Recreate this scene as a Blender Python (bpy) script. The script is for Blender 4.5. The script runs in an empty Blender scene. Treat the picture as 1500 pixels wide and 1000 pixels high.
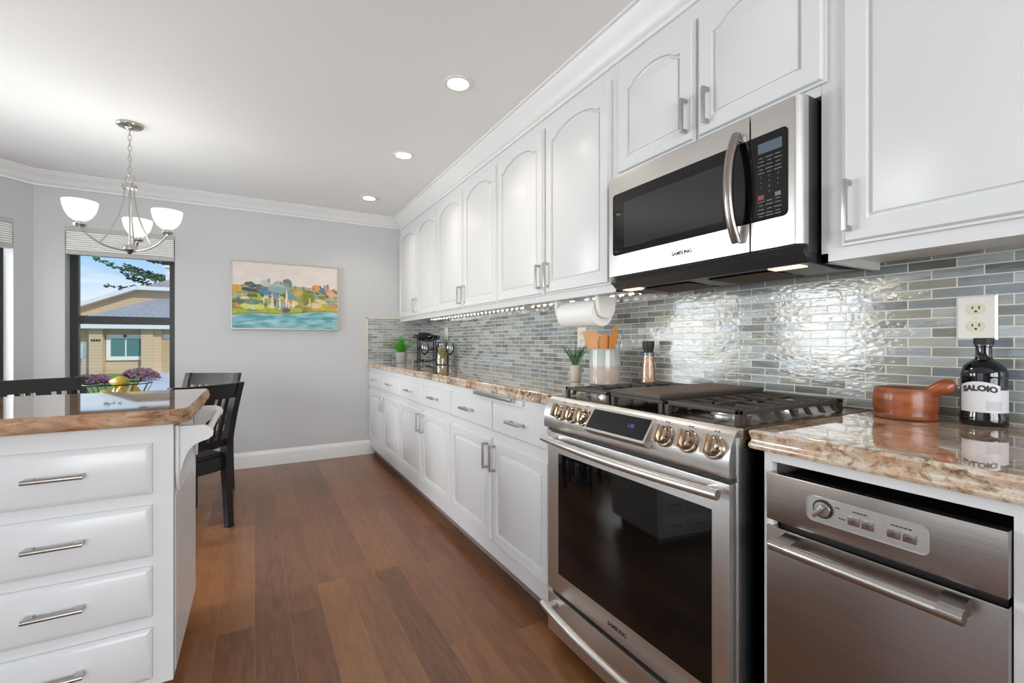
import bpy, bmesh, math, random
from mathutils import Vector, Matrix, noise as mnoise
random.seed(7)
SC = bpy.context.scene
COL = SC.collection
PI = math.pi

# ------------------------------------------------------------------ camera
cam = bpy.data.cameras.new('camera'); camo = bpy.data.objects.new('camera', cam); COL.objects.link(camo)
camo.location = (0, 0, 1.13)
camo.rotation_euler = (PI/2, 0, -math.radians(29.49))
cam.sensor_width = 36; cam.lens = 16.0; cam.shift_y = 0.001; cam.clip_start = 0.02; cam.clip_end = 300
SC.camera = camo
SC.view_settings.view_transform = 'Standard'; SC.view_settings.look = 'None'
SC.view_settings.exposure = 0.16; SC.view_settings.gamma = 1.0; SC.view_settings.use_curve_mapping = False

# ------------------------------------------------------------------ world
def make_world():
    w = bpy.data.worlds.new('sky'); SC.world = w; w.use_nodes = True
    nt = w.node_tree; N = nt.nodes; L = nt.links; N.clear()
    out = N.new('ShaderNodeOutputWorld'); bg = N.new('ShaderNodeBackground'); L.new(bg.outputs[0], out.inputs[0])
    tc = N.new('ShaderNodeTexCoord'); sep = N.new('ShaderNodeSeparateXYZ'); L.new(tc.outputs['Generated'], sep.inputs[0])
    r = N.new('ShaderNodeValToRGB'); L.new(sep.outputs['Z'], r.inputs[0])
    e = r.color_ramp.elements
    e[0].position = 0.0; e[0].color = (.62, .80, .97, 1); e[1].position = 0.5; e[1].color = (.20, .42, .80, 1)
    m = e.new(0.14); m.color = (.40, .65, .93, 1)
    mp = N.new('ShaderNodeMapping'); mp.inputs['Scale'].default_value = (2.0, 2.0, 9.0); mp.inputs['Location'].default_value = (0.35, 0, .3)
    L.new(tc.outputs['Generated'], mp.inputs[0])
    no = N.new('ShaderNodeTexNoise'); no.inputs['Scale'].default_value = 1.6; no.inputs['Detail'].default_value = 5
    L.new(mp.outputs[0], no.inputs[0])
    cr = N.new('ShaderNodeValToRGB'); cr.color_ramp.elements[0].position = .52; cr.color_ramp.elements[1].position = .72
    L.new(no.outputs[0], cr.inputs[0])
    mx = N.new('ShaderNodeMixRGB'); mx.inputs[2].default_value = (.95, .97, 1, 1)
    L.new(cr.outputs[0], mx.inputs[0]); L.new(r.outputs[0], mx.inputs[1]); L.new(mx.outputs[0], bg.inputs[0])
    bg.inputs[1].default_value = 1.0
make_world()

# ------------------------------------------------------------------ sun, bay window daylight, and added fill lamps at unseen openings
def sun(direction, strength, color=(1, .96, .88), angle=2.0):
    l = bpy.data.lights.new('sun', 'SUN'); l.energy = strength; l.color = color; l.angle = math.radians(angle)
    o = bpy.data.objects.new('sun', l); COL.objects.link(o); o.location = (0, 0, 12)
    o.rotation_euler = Vector(direction).to_track_quat('-Z', 'Y').to_euler()
sun((-.35, .75, -.62), 2.3)
def area(name, loc, direction, sx, sy, power, color=(1, 1, 1), spread=180):
    l = bpy.data.lights.new(name, 'AREA'); l.shape = 'RECTANGLE'; l.size = sx; l.size_y = sy; l.energy = power; l.color = color
    l.spread = math.radians(spread)
    o = bpy.data.objects.new(name, l); COL.objects.link(o); o.location = loc
    o.rotation_euler = Vector(direction).to_track_quat('-Z', 'Y').to_euler(); return o
area('fill_lamp_left', (-2.80, 0.6, 1.15), (1, .15, -.42), 2.3, 2.1, 8, (1, .99, .98), 130)  # added fill lamp on the unseen left side, brightens the cabinet fronts
area('fill_lamp_rear', (-.2, -2.75, 1.45), (0, 1, .05), 2.9, 1.7, 158, (.975, .985, 1))  # added fill lamp behind the camera, brightens the whole room
area('daylight_bay_left', (-2.80, 2.95, 1.36), (1, 0, -.35), 1.0, 1.3, 46, (.97, .99, 1), 140)
area('daylight_bay_angled', (-2.20, 4.34, 1.36), (.707, -.707, -.2), 1.1, 1.3, 50, (.97, .99, 1))
# ================================================================== helpers
def wm(o):
    m = o.matrix_basis.copy()
    while o.parent: o = o.parent; m = o.matrix_basis @ m
    return m
def tag(o, label=None, cat=None, group=None, kind=None):
    if label: o['label'] = label
    if cat: o['category'] = cat
    if group: o['group'] = group
    if kind: o['kind'] = kind
    return o
def thing(name, label, cat, loc=(0, 0, 0), rz=0, group=None):
    o = bpy.data.objects.new(name, None); COL.objects.link(o); o.empty_display_size = .05
    o.location = loc; o.rotation_euler = (0, 0, rz)
    return tag(o, label, cat, group)
def copy_tree(o, parent=None):
    c = o.copy(); COL.objects.link(c)
    if parent: c.parent = parent
    for ch in list(o.children): copy_tree(ch, c)
    return c
class B:
    def __init__(s): s.bm = bmesh.new()
    def _merge(s, t):
        me = bpy.data.meshes.new('t'); t.to_mesh(me); t.free(); s.bm.from_mesh(me); bpy.data.meshes.remove(me)
    def box(s, x0, x1, y0, y1, z0, z1, bev=0, seg=2, M=None):
        t = bmesh.new(); x0, x1 = min(x0, x1), max(x0, x1); y0, y1 = min(y0, y1), max(y0, y1); z0, z1 = min(z0, z1), max(z0, z1)
        v = [t.verts.new((x, y, z)) for x in (x0, x1) for y in (y0, y1) for z in (z0, z1)]
        for f in ((0,1,3,2),(4,6,7,5),(0,4,5,1),(2,3,7,6),(0,2,6,4),(1,5,7,3)): t.faces.new([v[i] for i in f])
        bmesh.ops.recalc_face_normals(t, faces=t.faces)
        if bev > 0: bmesh.ops.bevel(t, geom=t.edges[:], offset=bev, segments=seg, affect='EDGES', profile=.7)
        if M: bmesh.ops.transform(t, matrix=M, verts=t.verts)
        s._merge(t); return s
    def tube(s, pts, r, seg=10, closed=False, flat=None, up=None):
        pts = [Vector(p) for p in pts]; n = len(pts); rr = r if isinstance(r, (list, tuple)) else [r]*n
        rings = []; pn = None
        for i, p in enumerate(pts):
            if closed: d = pts[(i+1) % n]-pts[i-1]
            else: d = pts[min(i+1, n-1)]-pts[max(i-1, 0)]
            d.normalize()
            if up is not None:
                a = Vector(up); a = a-d*a.dot(d); a.normalize()
            elif pn is None:
                a = Vector((0, 0, 1)) if abs(d.z) < .9 else Vector((1, 0, 0)); a = (a-d*a.dot(d)).normalized()
            else: a = (pn-d*pn.dot(d)).normalized()
            pn = a; b = d.cross(a)
            fl = flat if flat else 1
            rings.append([s.bm.verts.new(p+a*(math.cos(2*PI*k/seg)*rr[i])+b*(math.sin(2*PI*k/seg)*rr[i]*fl)) for k in range(seg)])
        m = n if closed else n-1
        for i in range(m):
            A, C = rings[i], rings[(i+1) % n]
            for k in range(seg): s.bm.faces.new((A[k], A[(k+1) % seg], C[(k+1) % seg], C[k]))
        if not closed:
            s.bm.faces.new(rings[0][::-1]); s.bm.faces.new(rings[-1])
        return s
    def cyl(s, p0, p1, r0, r1=None, seg=24): return s.tube([p0, p1], [r0, r0 if r1 is None else r1], seg)
    def lathe(s, prof, c=(0, 0, 0), seg=32, axis='Z', sc=(1, 1)):
        # prof: list of (r, h)
        c = Vector(c); rings = []
        def P(r, h, a):
            x, y = r*math.cos(a)*sc[0], r*math.sin(a)*sc[1]
            if axis == 'Z': return c+Vector((x, y, h))
            if axis == 'X': return c+Vector((h, x, y))
            return c+Vector((x, h, y))
        for r, h in prof:
            if r < 1e-5: rings.append([s.bm.verts.new(P(0, h, 0))])
            else: rings.append([s.bm.verts.new(P(r, h, 2*PI*k/seg)) for k in range(seg)])
        for A, C in zip(rings, rings[1:]):
            for k in range(seg):
                k2 = (k+1) % seg
                if len(A) == 1 and len(C) == 1: continue
                if len(A) == 1: s.bm.faces.new((A[0], C[k2], C[k]))
                elif len(C) == 1: s.bm.faces.new((A[k], A[k2], C[0]))
                else: s.bm.faces.new((A[k], A[k2], C[k2], C[k]))
        return s
    def prism(s, poly, f, d0, d1):
        """poly: 2-D outline, f(u,v,d)->xyz"""
        a = [s.bm.verts.new(f(u, v, d0)) for u, v in poly]; b = [s.bm.verts.new(f(u, v, d1)) for u, v in poly]
        n = len(poly)
        s.bm.faces.new(a[::-1]); s.bm.faces.new(b)
        for i in range(n): s.bm.faces.new((a[i], a[(i+1) % n], b[(i+1) % n], b[i]))
        return s
    def sphere(s, c, r, sc=(1, 1, 1), u=16, v=10):
        t = bmesh.new(); bmesh.ops.create_uvsphere(t, u_segments=u, v_segments=v, radius=r)
        bmesh.ops.transform(t, matrix=Matrix.Translation(c) @ Matrix.Diagonal((*sc, 1)), verts=t.verts); s._merge(t); return s
    def poly(s, pts): s.bm.faces.new([s.bm.verts.new(p) for p in pts]); return s
    def build(s, name, mat, parent=None, label=None, angle=35, recalc=True, origin=None, kind=None):
        if recalc: bmesh.ops.recalc_face_normals(s.bm, faces=s.bm.faces)
        me = bpy.data.meshes.new(name); s.bm.to_mesh(me); s.bm.free()
        for m in (mat if isinstance(mat, (list, tuple)) else [mat]): me.materials.append(m)
        me.shade_smooth(); me.set_sharp_from_angle(angle=math.radians(angle))
        o = bpy.data.objects.new(name, me); COL.objects.link(o)
        if parent: o.parent = parent; me.transform(wm(parent).inverted())
        elif origin: me.transform(Matrix.Translation(-Vector(origin))); o.location = origin
        if label: o['label'] = label
        if kind: o['kind'] = kind
        return o
def struct(o): o['kind'] = 'structure'; return o

# text as a mesh: M maps (x right, y up, z out) to the world
def text(name, s, size, mat, parent, fn=None, M=None, align='CENTER', depth=.0004, bold=0, label=None):
    cu = bpy.data.curves.new('text', 'FONT'); cu.body = s; cu.size = size; cu.align_x = align; cu.align_y = 'CENTER'
    cu.extrude = depth; cu.offset = bold; cu.resolution_u = 3
    o = bpy.data.objects.new('t', cu); COL.objects.link(o); bpy.context.view_layer.update()
    me = bpy.data.meshes.new_from_object(o.evaluated_get(bpy.context.evaluated_depsgraph_get()))
    bpy.data.objects.remove(o); bpy.data.curves.remove(cu)
    for v in me.vertices: v.co = Vector(fn(*v.co)) if fn else M @ v.co
    me.materials.clear(); me.materials.append(mat); me.name = name
    q = bpy.data.objects.new(name, me); COL.objects.link(q); q.parent = parent; me.transform(wm(parent).inverted())
    if label: q['label'] = label
    return q

# ================================================================== materials
def new_mat(name):
    m = bpy.data.materials.new(name); m.use_nodes = True; nt = m.node_tree
    b = nt.nodes['Principled BSDF']; return m, nt.nodes, nt.links, b
def mat(name, col, rough=.5, metal=0, spec=.5, coat=0, emit=None, es=0, noise=0, nscale=20, bump=0, bscale=200, stretch=None, ior=None, trans=0, alpha=1, sheen=0, aniso=0):
    m, N, L, b = new_mat(name)
    b.inputs['Base Color'].default_value = (*col, 1); b.inputs['Roughness'].default_value = rough
    b.inputs['Metallic'].default_value = metal; b.inputs['Specular IOR Level'].default_value = spec
    b.inputs['Coat Weight'].default_value = coat; b.inputs['Coat Roughness'].default_value = .05
    if aniso: b.inputs['Anisotropic'].default_value = aniso
    if ior: b.inputs['IOR'].default_value = ior
    if trans: b.inputs['Transmission Weight'].default_value = trans
    if emit: b.inputs['Emission Color'].default_value = (*emit, 1); b.inputs['Emission Strength'].default_value = es
    if noise or bump:
        tc = N.new('ShaderNodeTexCoord'); mp = N.new('ShaderNodeMapping'); L.new(tc.outputs['Object'], mp.inputs[0])
        if stretch: mp.inputs['Scale'].default_value = stretch
    if noise:
        n = N.new('ShaderNodeTexNoise'); n.inputs['Scale'].default_value = nscale; n.inputs['Detail'].default_value = 4
        L.new(mp.outputs[0], n.inputs[0]); r = N.new('ShaderNodeValToRGB'); L.new(n.outputs[0], r.inputs[0])
        r.color_ramp.elements[0].position = .3; r.color_ramp.elements[1].position = .7
        r.color_ramp.elements[0].color = (*[c*(1-noise) for c in col], 1); r.color_ramp.elements[1].color = (*[min(1, c*(1+noise)) for c in col], 1)
        L.new(r.outputs[0], b.inputs['Base Color'])
    if bump:
        n = N.new('ShaderNodeTexNoise'); n.inputs['Scale'].default_value = bscale; n.inputs['Detail'].default_value = 3
        L.new(mp.outputs[0], n.inputs[0]); u = N.new('ShaderNodeBump'); u.inputs['Strength'].default_value = bump; u.inputs['Distance'].default_value = .002
        L.new(n.outputs[0], u.inputs['Height']); L.new(u.outputs[0], b.inputs['Normal'])
    return m
M = {}
M['cab'] = mat('white_cabinet_paint', (.71, .71, .71), .28, bump=.04, bscale=60)
M['trim'] = mat('white_trim_paint', (.80, .80, .80), .35)
M['wall'] = mat('grey_wall_paint', (.57, .575, .58), .75, bump=.08, bscale=120)
M['ceil'] = mat('white_ceiling_paint', (.88, .88, .885), .8, bump=.25, bscale=140)
M['nickel'] = mat('brushed_nickel', (.52, .50, .47), .28, 1, bump=.05, bscale=40, stretch=(1, 1, 30))
M['steel'] = mat('stainless_steel', (.66, .645, .62), .33, 1, noise=.05, nscale=6, bump=.03, bscale=30, stretch=(1, 1, 60))
M['steel_dark'] = mat('warm_stainless_steel', (.36, .315, .285), .25, 1, noise=.07, nscale=5, bump=.03, bscale=30, stretch=(1, 1, 60))
M['chrome'] = mat('polished_knob_metal', (.52, .42, .33), .18, 1)
M['black_glass'] = mat('black_glass', (.003, .003, .003), .04, spec=.42)
M['window_glass_dark'] = mat('dark_grey_glass', (.022, .022, .024), .08, spec=.5)
M['black'] = mat('matt_black', (.012, .012, .012), .5)
M['black_wood'] = mat('black_painted_wood', (.009, .009, .010), .38, coat=0)
M['iron'] = mat('cast_iron', (.034, .026, .020), .48, bump=.15, bscale=300)
M['dark_plastic'] = mat('dark_plastic', (.03, .03, .032), .35)
M['grill_brown'] = mat('brown_mesh_filter', (.18, .11, .06), .5, .5, noise=.3, nscale=200)
M['griddle'] = mat('seasoned_griddle', (.075, .036, .018), .5, noise=.45, nscale=8, stretch=(1, 6, 1))
M['white_plastic'] = mat('white_plastic', (.80, .79, .76), .3)
M['outlet'] = mat('cream_outlet_plate', (.76, .74, .68), .2)
M['ivory'] = mat('ivory_receptacle', (.70, .64, .50), .3)
M['slot'] = mat('slot_dark', (.05, .035, .02), .6)
M['paper'] = mat('paper_towel', (.84, .83, .81), .9, bump=.3, bscale=150)
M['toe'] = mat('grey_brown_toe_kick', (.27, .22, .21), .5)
M['win_frame'] = mat('dark_bronze_window_frame', (.022, .020, .020), .4)
M['blind'] = mat('white_blind_slats', (.85, .84, .82), .5)
M['blind_rail'] = mat('taupe_blind_rail', (.48, .46, .44), .5)
M['shade'] = mat('white_glass_lamp_shade', (.85, .84, .81), .25, emit=(1, .97, .92), es=.55)
M['bulb'] = mat('warm_lamp_glow', (1, 1, 1), .5, emit=(1, .86, .66), es=14)
M['shade_bulb'] = mat('dim_warm_bulb', (1, 1, 1), .5, emit=(1, .92, .8), es=4)
M['bulb2'] = mat('hood_lamp_glow', (1, 1, 1), .5, emit=(1, .78, .45), es=1.3)
M['led'] = mat('white_led_glow', (1, 1, 1), .5, emit=(1, .97, .95), es=11)
M['leaf'] = mat('fern_green', (.09, .42, .03), .5, noise=.5, nscale=60)
M['aloe'] = mat('aloe_green', (.07, .17, .07), .4, noise=.4, nscale=50)
M['pot'] = mat('grey_stone_pot', (.40, .38, .36), .7, noise=.1)
M['pot_ribbed'] = mat('beige_ribbed_pot', (.50, .46, .39), .6)
M['soil'] = mat('soil', (.03, .02, .015), .9)
M['spoonwood'] = mat('orange_toned_wood', (.62, .25, .05), .4, noise=.15, nscale=12, stretch=(1, 1, .2))
M['mortar'] = mat('red_brown_wood', (.25, .062, .016), .36, coat=.15, noise=.5, nscale=9, stretch=(1.5, 1.5, 6))
M['bottle'] = mat('black_bottle_glass', (.004, .005, .007), .05, spec=.7)
M['cap'] = mat('black_stopper', (.015, .015, .015), .55)
M['label'] = mat('white_paper_label', (.66, .64, .66), .5, noise=.04, nscale=15)
M['label_patch'] = mat('pale_grey_print', (.52, .51, .53), .5)
M['ink'] = mat('dark_ink', (.03, .03, .035), .6)
M['grey_ink'] = mat('grey_ink', (.17, .17, .175), .6)
M['blue_ink'] = mat('blue_lit_digits', (.05, .06, .2), .5, emit=(.15, .2, .8), es=.5)
M['lcd'] = mat('grey_blue_display', (.10, .13, .17), .2)
M['red_ink'] = mat('dull_red_print', (.30, .05, .06), .5)
M['salt'] = mat('pink_salt', (.80, .42, .26), .5, noise=.45, nscale=110)
M['pasta'] = mat('golden_snack', (.52, .36, .10), .6)
M['cork'] = mat('cork', (.45, .30, .17), .8, noise=.2, nscale=80)
M['pear'] = mat('yellow_green_pear', (.40, .27, .018), .35, noise=.18, nscale=14)
M['twig'] = mat('brown_twig', (.08, .05, .02), .7)
M['wire'] = mat('black_wire', (.015, .015, .018), .35, .6)
M['table'] = mat('black_table_wood', (.012, .012, .013), .25)
M['card'] = mat('gold_frame_edge', (.42, .36, .28), .35, .3)
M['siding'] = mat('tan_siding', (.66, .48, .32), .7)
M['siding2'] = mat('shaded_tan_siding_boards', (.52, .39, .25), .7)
M['house_trim'] = mat('pale_house_trim', (.75, .76, .78), .6)
M['house_white'] = mat('white_house_trim', (.85, .85, .85), .6)
M['house_glass'] = mat('greenish_house_glass', (.10, .22, .22), .2)
M['door_tan'] = mat('tan_garage_door', (.50, .38, .22), .6)
M['shingle'] = mat('grey_shingles', (.36, .34, .35), .9, noise=.4, nscale=8, stretch=(1, 3, 3))
M['grass'] = mat('lawn', (.20, .30, .07), .9, noise=.4, nscale=3)
M['concrete'] = mat('pale_concrete_drive', (.62, .60, .60), .8, noise=.06, nscale=2)
M['conifer'] = mat('conifer_green', (.05, .12, .05), .8, noise=.4, nscale=10)
M['bark'] = mat('bark', (.10, .07, .05), .9)
M['maple'] = mat('purple_maple_leaves', (.20, .09, .12), .7, noise=.5, nscale=20)
M['mailbox'] = mat('pale_blue_box', (.45, .50, .56), .5)

def glass_mat(name, tint=(1, 1, 1), refl=1.0):
    m, N, L, b = new_mat(name); N.remove(b); out = N['Material Output']
    t = N.new('ShaderNodeBsdfTransparent'); t.inputs[0].default_value = (*tint, 1)
    g = N.new('ShaderNodeBsdfGlossy'); g.inputs['Roughness'].default_value = .02
    f = N.new('ShaderNodeFresnel'); f.inputs[0].default_value = 1.45
    mu = N.new('ShaderNodeMath'); mu.operation = 'MULTIPLY'; mu.inputs[1].default_value = refl; L.new(f.outputs[0], mu.inputs[0])
    x = N.new('ShaderNodeMixShader'); L.new(mu.outputs[0], x.inputs[0]); L.new(t.outputs[0], x.inputs[1]); L.new(g.outputs[0], x.inputs[2]); L.new(x.outputs[0], out.inputs[0])
    return m
M['glass'] = glass_mat('clear_glass', (.96, .98, .98), 1.6)
M['pane'] = glass_mat('window_pane', (.97, .98, .98), .7)
# lap lines of the siding boards, painted darker in the base colour
def lined(name, pitch, depth=.6, dark=.35):
    m = M[name]; N, L = m.node_tree.nodes, m.node_tree.links; b = N['Principled BSDF']
    tc = N.new('ShaderNodeTexCoord'); sp = N.new('ShaderNodeSeparateXYZ'); L.new(tc.outputs['Object'], sp.inputs[0])
    a = N.new('ShaderNodeMath'); a.operation = 'DIVIDE'; a.inputs[1].default_value = pitch; L.new(sp.outputs[2], a.inputs[0])
    fr = N.new('ShaderNodeMath'); fr.operation = 'FRACT'; L.new(a.outputs[0], fr.inputs[0])
    r = N.new('ShaderNodeValToRGB'); L.new(fr.outputs[0], r.inputs[0]); c = b.inputs['Base Color'].default_value[:]
    r.color_ramp.elements[0].position = .06; r.color_ramp.elements[0].color = (c[0]*dark*2, c[1]*dark*2, c[2]*dark*2, 1)
    r.color_ramp.elements[1].position = .14; r.color_ramp.elements[1].color = c
    L.new(r.outputs[0], b.inputs['Base Color'])
lined('siding', .16); lined('siding2', .16)

def granite(name, veins=False, rough=.05, coat=.8):
    m, N, L, b = new_mat(name); b.inputs['Roughness'].default_value = rough; b.inputs['IOR'].default_value = 1.75 if coat else 1.5
    b.inputs['Coat Weight'].default_value = coat; b.inputs['Coat Roughness'].default_value = .02
    tc = N.new('ShaderNodeTexCoord'); mp = N.new('ShaderNodeMapping'); L.new(tc.outputs['Object'], mp.inputs[0])
    if veins: mp.inputs['Scale'].default_value = (.5, 1.2, 1.5)
    else: mp.inputs['Scale'].default_value = (1.1, .85, 1.1)
    wn = N.new('ShaderNodeTexNoise'); wn.inputs['Scale'].default_value = 16; wn.inputs['Detail'].default_value = 5; L.new(mp.outputs[0], wn.inputs[0])
    ad = N.new('ShaderNodeVectorMath'); ad.operation = 'MULTIPLY_ADD'; ad.inputs[1].default_value = (.035,)*3 if not veins else (.07,)*3
    L.new(wn.outputs['Color'], ad.inputs[0]); L.new(mp.outputs[0], ad.inputs[2])
    n1 = N.new('ShaderNodeTexNoise'); n1.inputs['Scale'].default_value = 34 if veins else 62; n1.inputs['Detail'].default_value = 9; n1.inputs['Roughness'].default_value = .7; L.new(ad.outputs[0], n1.inputs[0])
    n3 = N.new('ShaderNodeTexNoise'); n3.inputs['Scale'].default_value = 9; n3.inputs['Detail'].default_value = 4; L.new(ad.outputs[0], n3.inputs[0])
    mm = N.new('ShaderNodeMath'); mm.operation = 'MULTIPLY_ADD'; mm.inputs[1].default_value = .35; L.new(n3.outputs[0], mm.inputs[0])
    m3 = N.new('ShaderNodeMath'); m3.operation = 'MULTIPLY'; m3.inputs[1].default_value = .65; L.new(n1.outputs[0], m3.inputs[0]); L.new(m3.outputs[0], mm.inputs[2])
    r1 = N.new('ShaderNodeValToRGB'); L.new(mm.outputs[0], r1.inputs[0]); e = r1.color_ramp.elements
    pal = [(.37, (.05, .04, .035)), (.42, (.20, .13, .085)), (.465, (.44, .31, .20)), (.51, (.60, .48, .34)), (.56, (.68, .60, .50)), (.62, (.50, .46, .42)), (.68, (.30, .27, .25))] if not veins else \
          [(.37, (.05, .03, .02)), (.42, (.15, .08, .04)), (.465, (.31, .18, .09)), (.51, (.44, .28, .15)), (.56, (.50, .36, .24)), (.62, (.36, .26, .18)), (.68, (.22, .17, .13))]
    e[0].position, e[0].color = pal[0][0], (*pal[0][1], 1); e[1].position, e[1].color = pal[-1][0], (*pal[-1][1], 1)
    for p, c in pal[1:-1]: q = e.new(p); q.color = (*c, 1)
    n2 = N.new('ShaderNodeTexNoise'); n2.inputs['Scale'].default_value = 11; n2.inputs['Detail'].default_value = 5; L.new(ad.outputs[0], n2.inputs[0])
    r2 = N.new('ShaderNodeValToRGB'); r2.color_ramp.elements[0].position = .45; r2.color_ramp.elements[1].position = .66; L.new(n2.outputs[0], r2.inputs[0])
    mx = N.new('ShaderNodeMixRGB'); mx.blend_type = 'MULTIPLY'; mx.inputs[2].default_value = (.86, .62, .50, 1)
    L.new(r2.outputs[0], mx.inputs[0]); L.new(r1.outputs[0], mx.inputs[1]); L.new(mx.outputs[0], b.inputs['Base Color'])
    return m
M['granite'] = granite('speckled_granite'), granite('speckled_granite_edge', rough=.12, coat=.3); M['granite2'] = granite('brown_veined_granite', True), granite('brown_chiselled_granite_edge', True, .5, 0)

def tiles(name, axis):
    m, N, L, b = new_mat(name)
    tc = N.new('ShaderNodeTexCoord'); sp = N.new('ShaderNodeSeparateXYZ'); L.new(tc.outputs['Object'], sp.inputs[0])
    cb = N.new('ShaderNodeCombineXYZ'); L.new(sp.outputs[1 if axis == 'Y' else 0], cb.inputs[0]); L.new(sp.outputs[2], cb.inputs[1])
    def brick(c1, c2, mo, ms):
        k = N.new('ShaderNodeTexBrick'); L.new(cb.outputs[0], k.inputs[0]); k.offset = .5; k.squash = 1
        k.inputs['Scale'].default_value = 1; k.inputs['Brick Width'].default_value = .1045; k.inputs['Row Height'].default_value = .0266
        k.inputs['Mortar Size'].default_value = ms; k.inputs['Mortar Smooth'].default_value = .15
        k.inputs['Color1'].default_value = c1; k.inputs['Color2'].default_value = c2; k.inputs['Mortar'].default_value = mo; return k
    k = brick((0, 0, 0, 1), (1, 1, 1, 1), (0, 0, 0, 1), .0016)
    st = N.new('ShaderNodeMapping'); st.inputs['Scale'].default_value = (9, 90, 1); L.new(cb.outputs[0], st.inputs[0])
    # each brick shifts its streaks
    sh = N.new('ShaderNodeVectorMath'); sh.operation = 'MULTIPLY_ADD'; sh.inputs[1].default_value = (31, 17, 5); L.new(k.outputs[0], sh.inputs[0]); L.new(st.outputs[0], sh.inputs[2])
    n = N.new('ShaderNodeTexNoise'); n.inputs['Scale'].default_value = 1; n.inputs['Detail'].default_value = 3; L.new(sh.outputs[0], n.inputs[0])
    s2 = N.new('ShaderNodeSeparateColor'); L.new(k.outputs[0], s2.inputs[0])
    m1 = N.new('ShaderNodeMath'); m1.operation = 'MULTIPLY_ADD'; m1.inputs[1].default_value = .72; L.new(s2.outputs[0], m1.inputs[0])
    m2 = N.new('ShaderNodeMath'); m2.operation = 'MULTIPLY'; m2.inputs[1].default_value = .28; L.new(n.outputs[0], m2.inputs[0]); L.new(m2.outputs[0], m1.inputs[2])
    r = N.new('ShaderNodeValToRGB'); L.new(m1.outputs[0], r.inputs[0]); e = r.color_ramp.elements
    pal = [(.10, (.13, .13, .105)), (.24, (.20, .235, .27)), (.36, (.27, .265, .21)), (.47, (.33, .375, .41)), (.58, (.18, .18, .15)), (.70, (.42, .46, .48)), (.82, (.36, .36, .30)), (.93, (.18, .215, .26))]
    e[0].position, e[0].color = pal[0][0], (*pal[0][1], 1); e[1].position, e[1].color = pal[-1][0], (*pal[-1][1], 1)
    for p, c in pal[1:-1]: q = e.new(p); q.color = (*c, 1)
    gr = N.new('ShaderNodeMixRGB'); L.new(k.outputs['Fac'], gr.inputs[0]); L.new(r.outputs[0], gr.inputs[1]); gr.inputs[2].default_value = (.70, .67, .60, 1)
    L.new(gr.outputs[0], b.inputs['Base Color'])
    ro = N.new('ShaderNodeMath'); ro.operation = 'MULTIPLY_ADD'; ro.inputs[1].default_value = .50; ro.inputs[2].default_value = .14; L.new(k.outputs['Fac'], ro.inputs[0]); L.new(ro.outputs[0], b.inputs['Roughness'])
    b.inputs['IOR'].default_value = 1.62
    # wavy hand-poured glass
    bn = N.new('ShaderNodeTexNoise'); bn.inputs['Scale'].default_value = 75; bn.inputs['Detail'].default_value = 2.5; sh2 = N.new('ShaderNodeVectorMath'); sh2.operation = 'MULTIPLY_ADD'
    sh2.inputs[1].default_value = (3, 7, 1); L.new(k.outputs[0], sh2.inputs[0]); wv = N.new('ShaderNodeMapping'); wv.inputs['Scale'].default_value = (.55, 1.1, 1); L.new(cb.outputs[0], wv.inputs[0]); L.new(wv.outputs[0], sh2.inputs[2]); L.new(sh2.outputs[0], bn.inputs[0])
    bu = N.new('ShaderNodeBump'); vs = N.new('ShaderNodeMath'); vs.operation = 'MULTIPLY_ADD'; vs.inputs[1].default_value = .62; vs.inputs[2].default_value = .16; L.new(s2.outputs[0], vs.inputs[0]); L.new(vs.outputs[0], bu.inputs['Strength']); bu.inputs['Distance'].default_value = .0022; L.new(bn.outputs[0], bu.inputs['Height'])
    b2 = N.new('ShaderNodeBump'); b2.invert = True; b2.inputs['Strength'].default_value = .35; b2.inputs['Distance'].default_value = .0010
    L.new(k.outputs['Fac'], b2.inputs['Height']); L.new(bu.outputs[0], b2.inputs['Normal']); L.new(b2.outputs[0], b.inputs['Normal'])
    return m
M['tileY'] = tiles('glass_mosaic_side', 'Y'); M['tileX'] = tiles('glass_mosaic_back', 'X')

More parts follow.
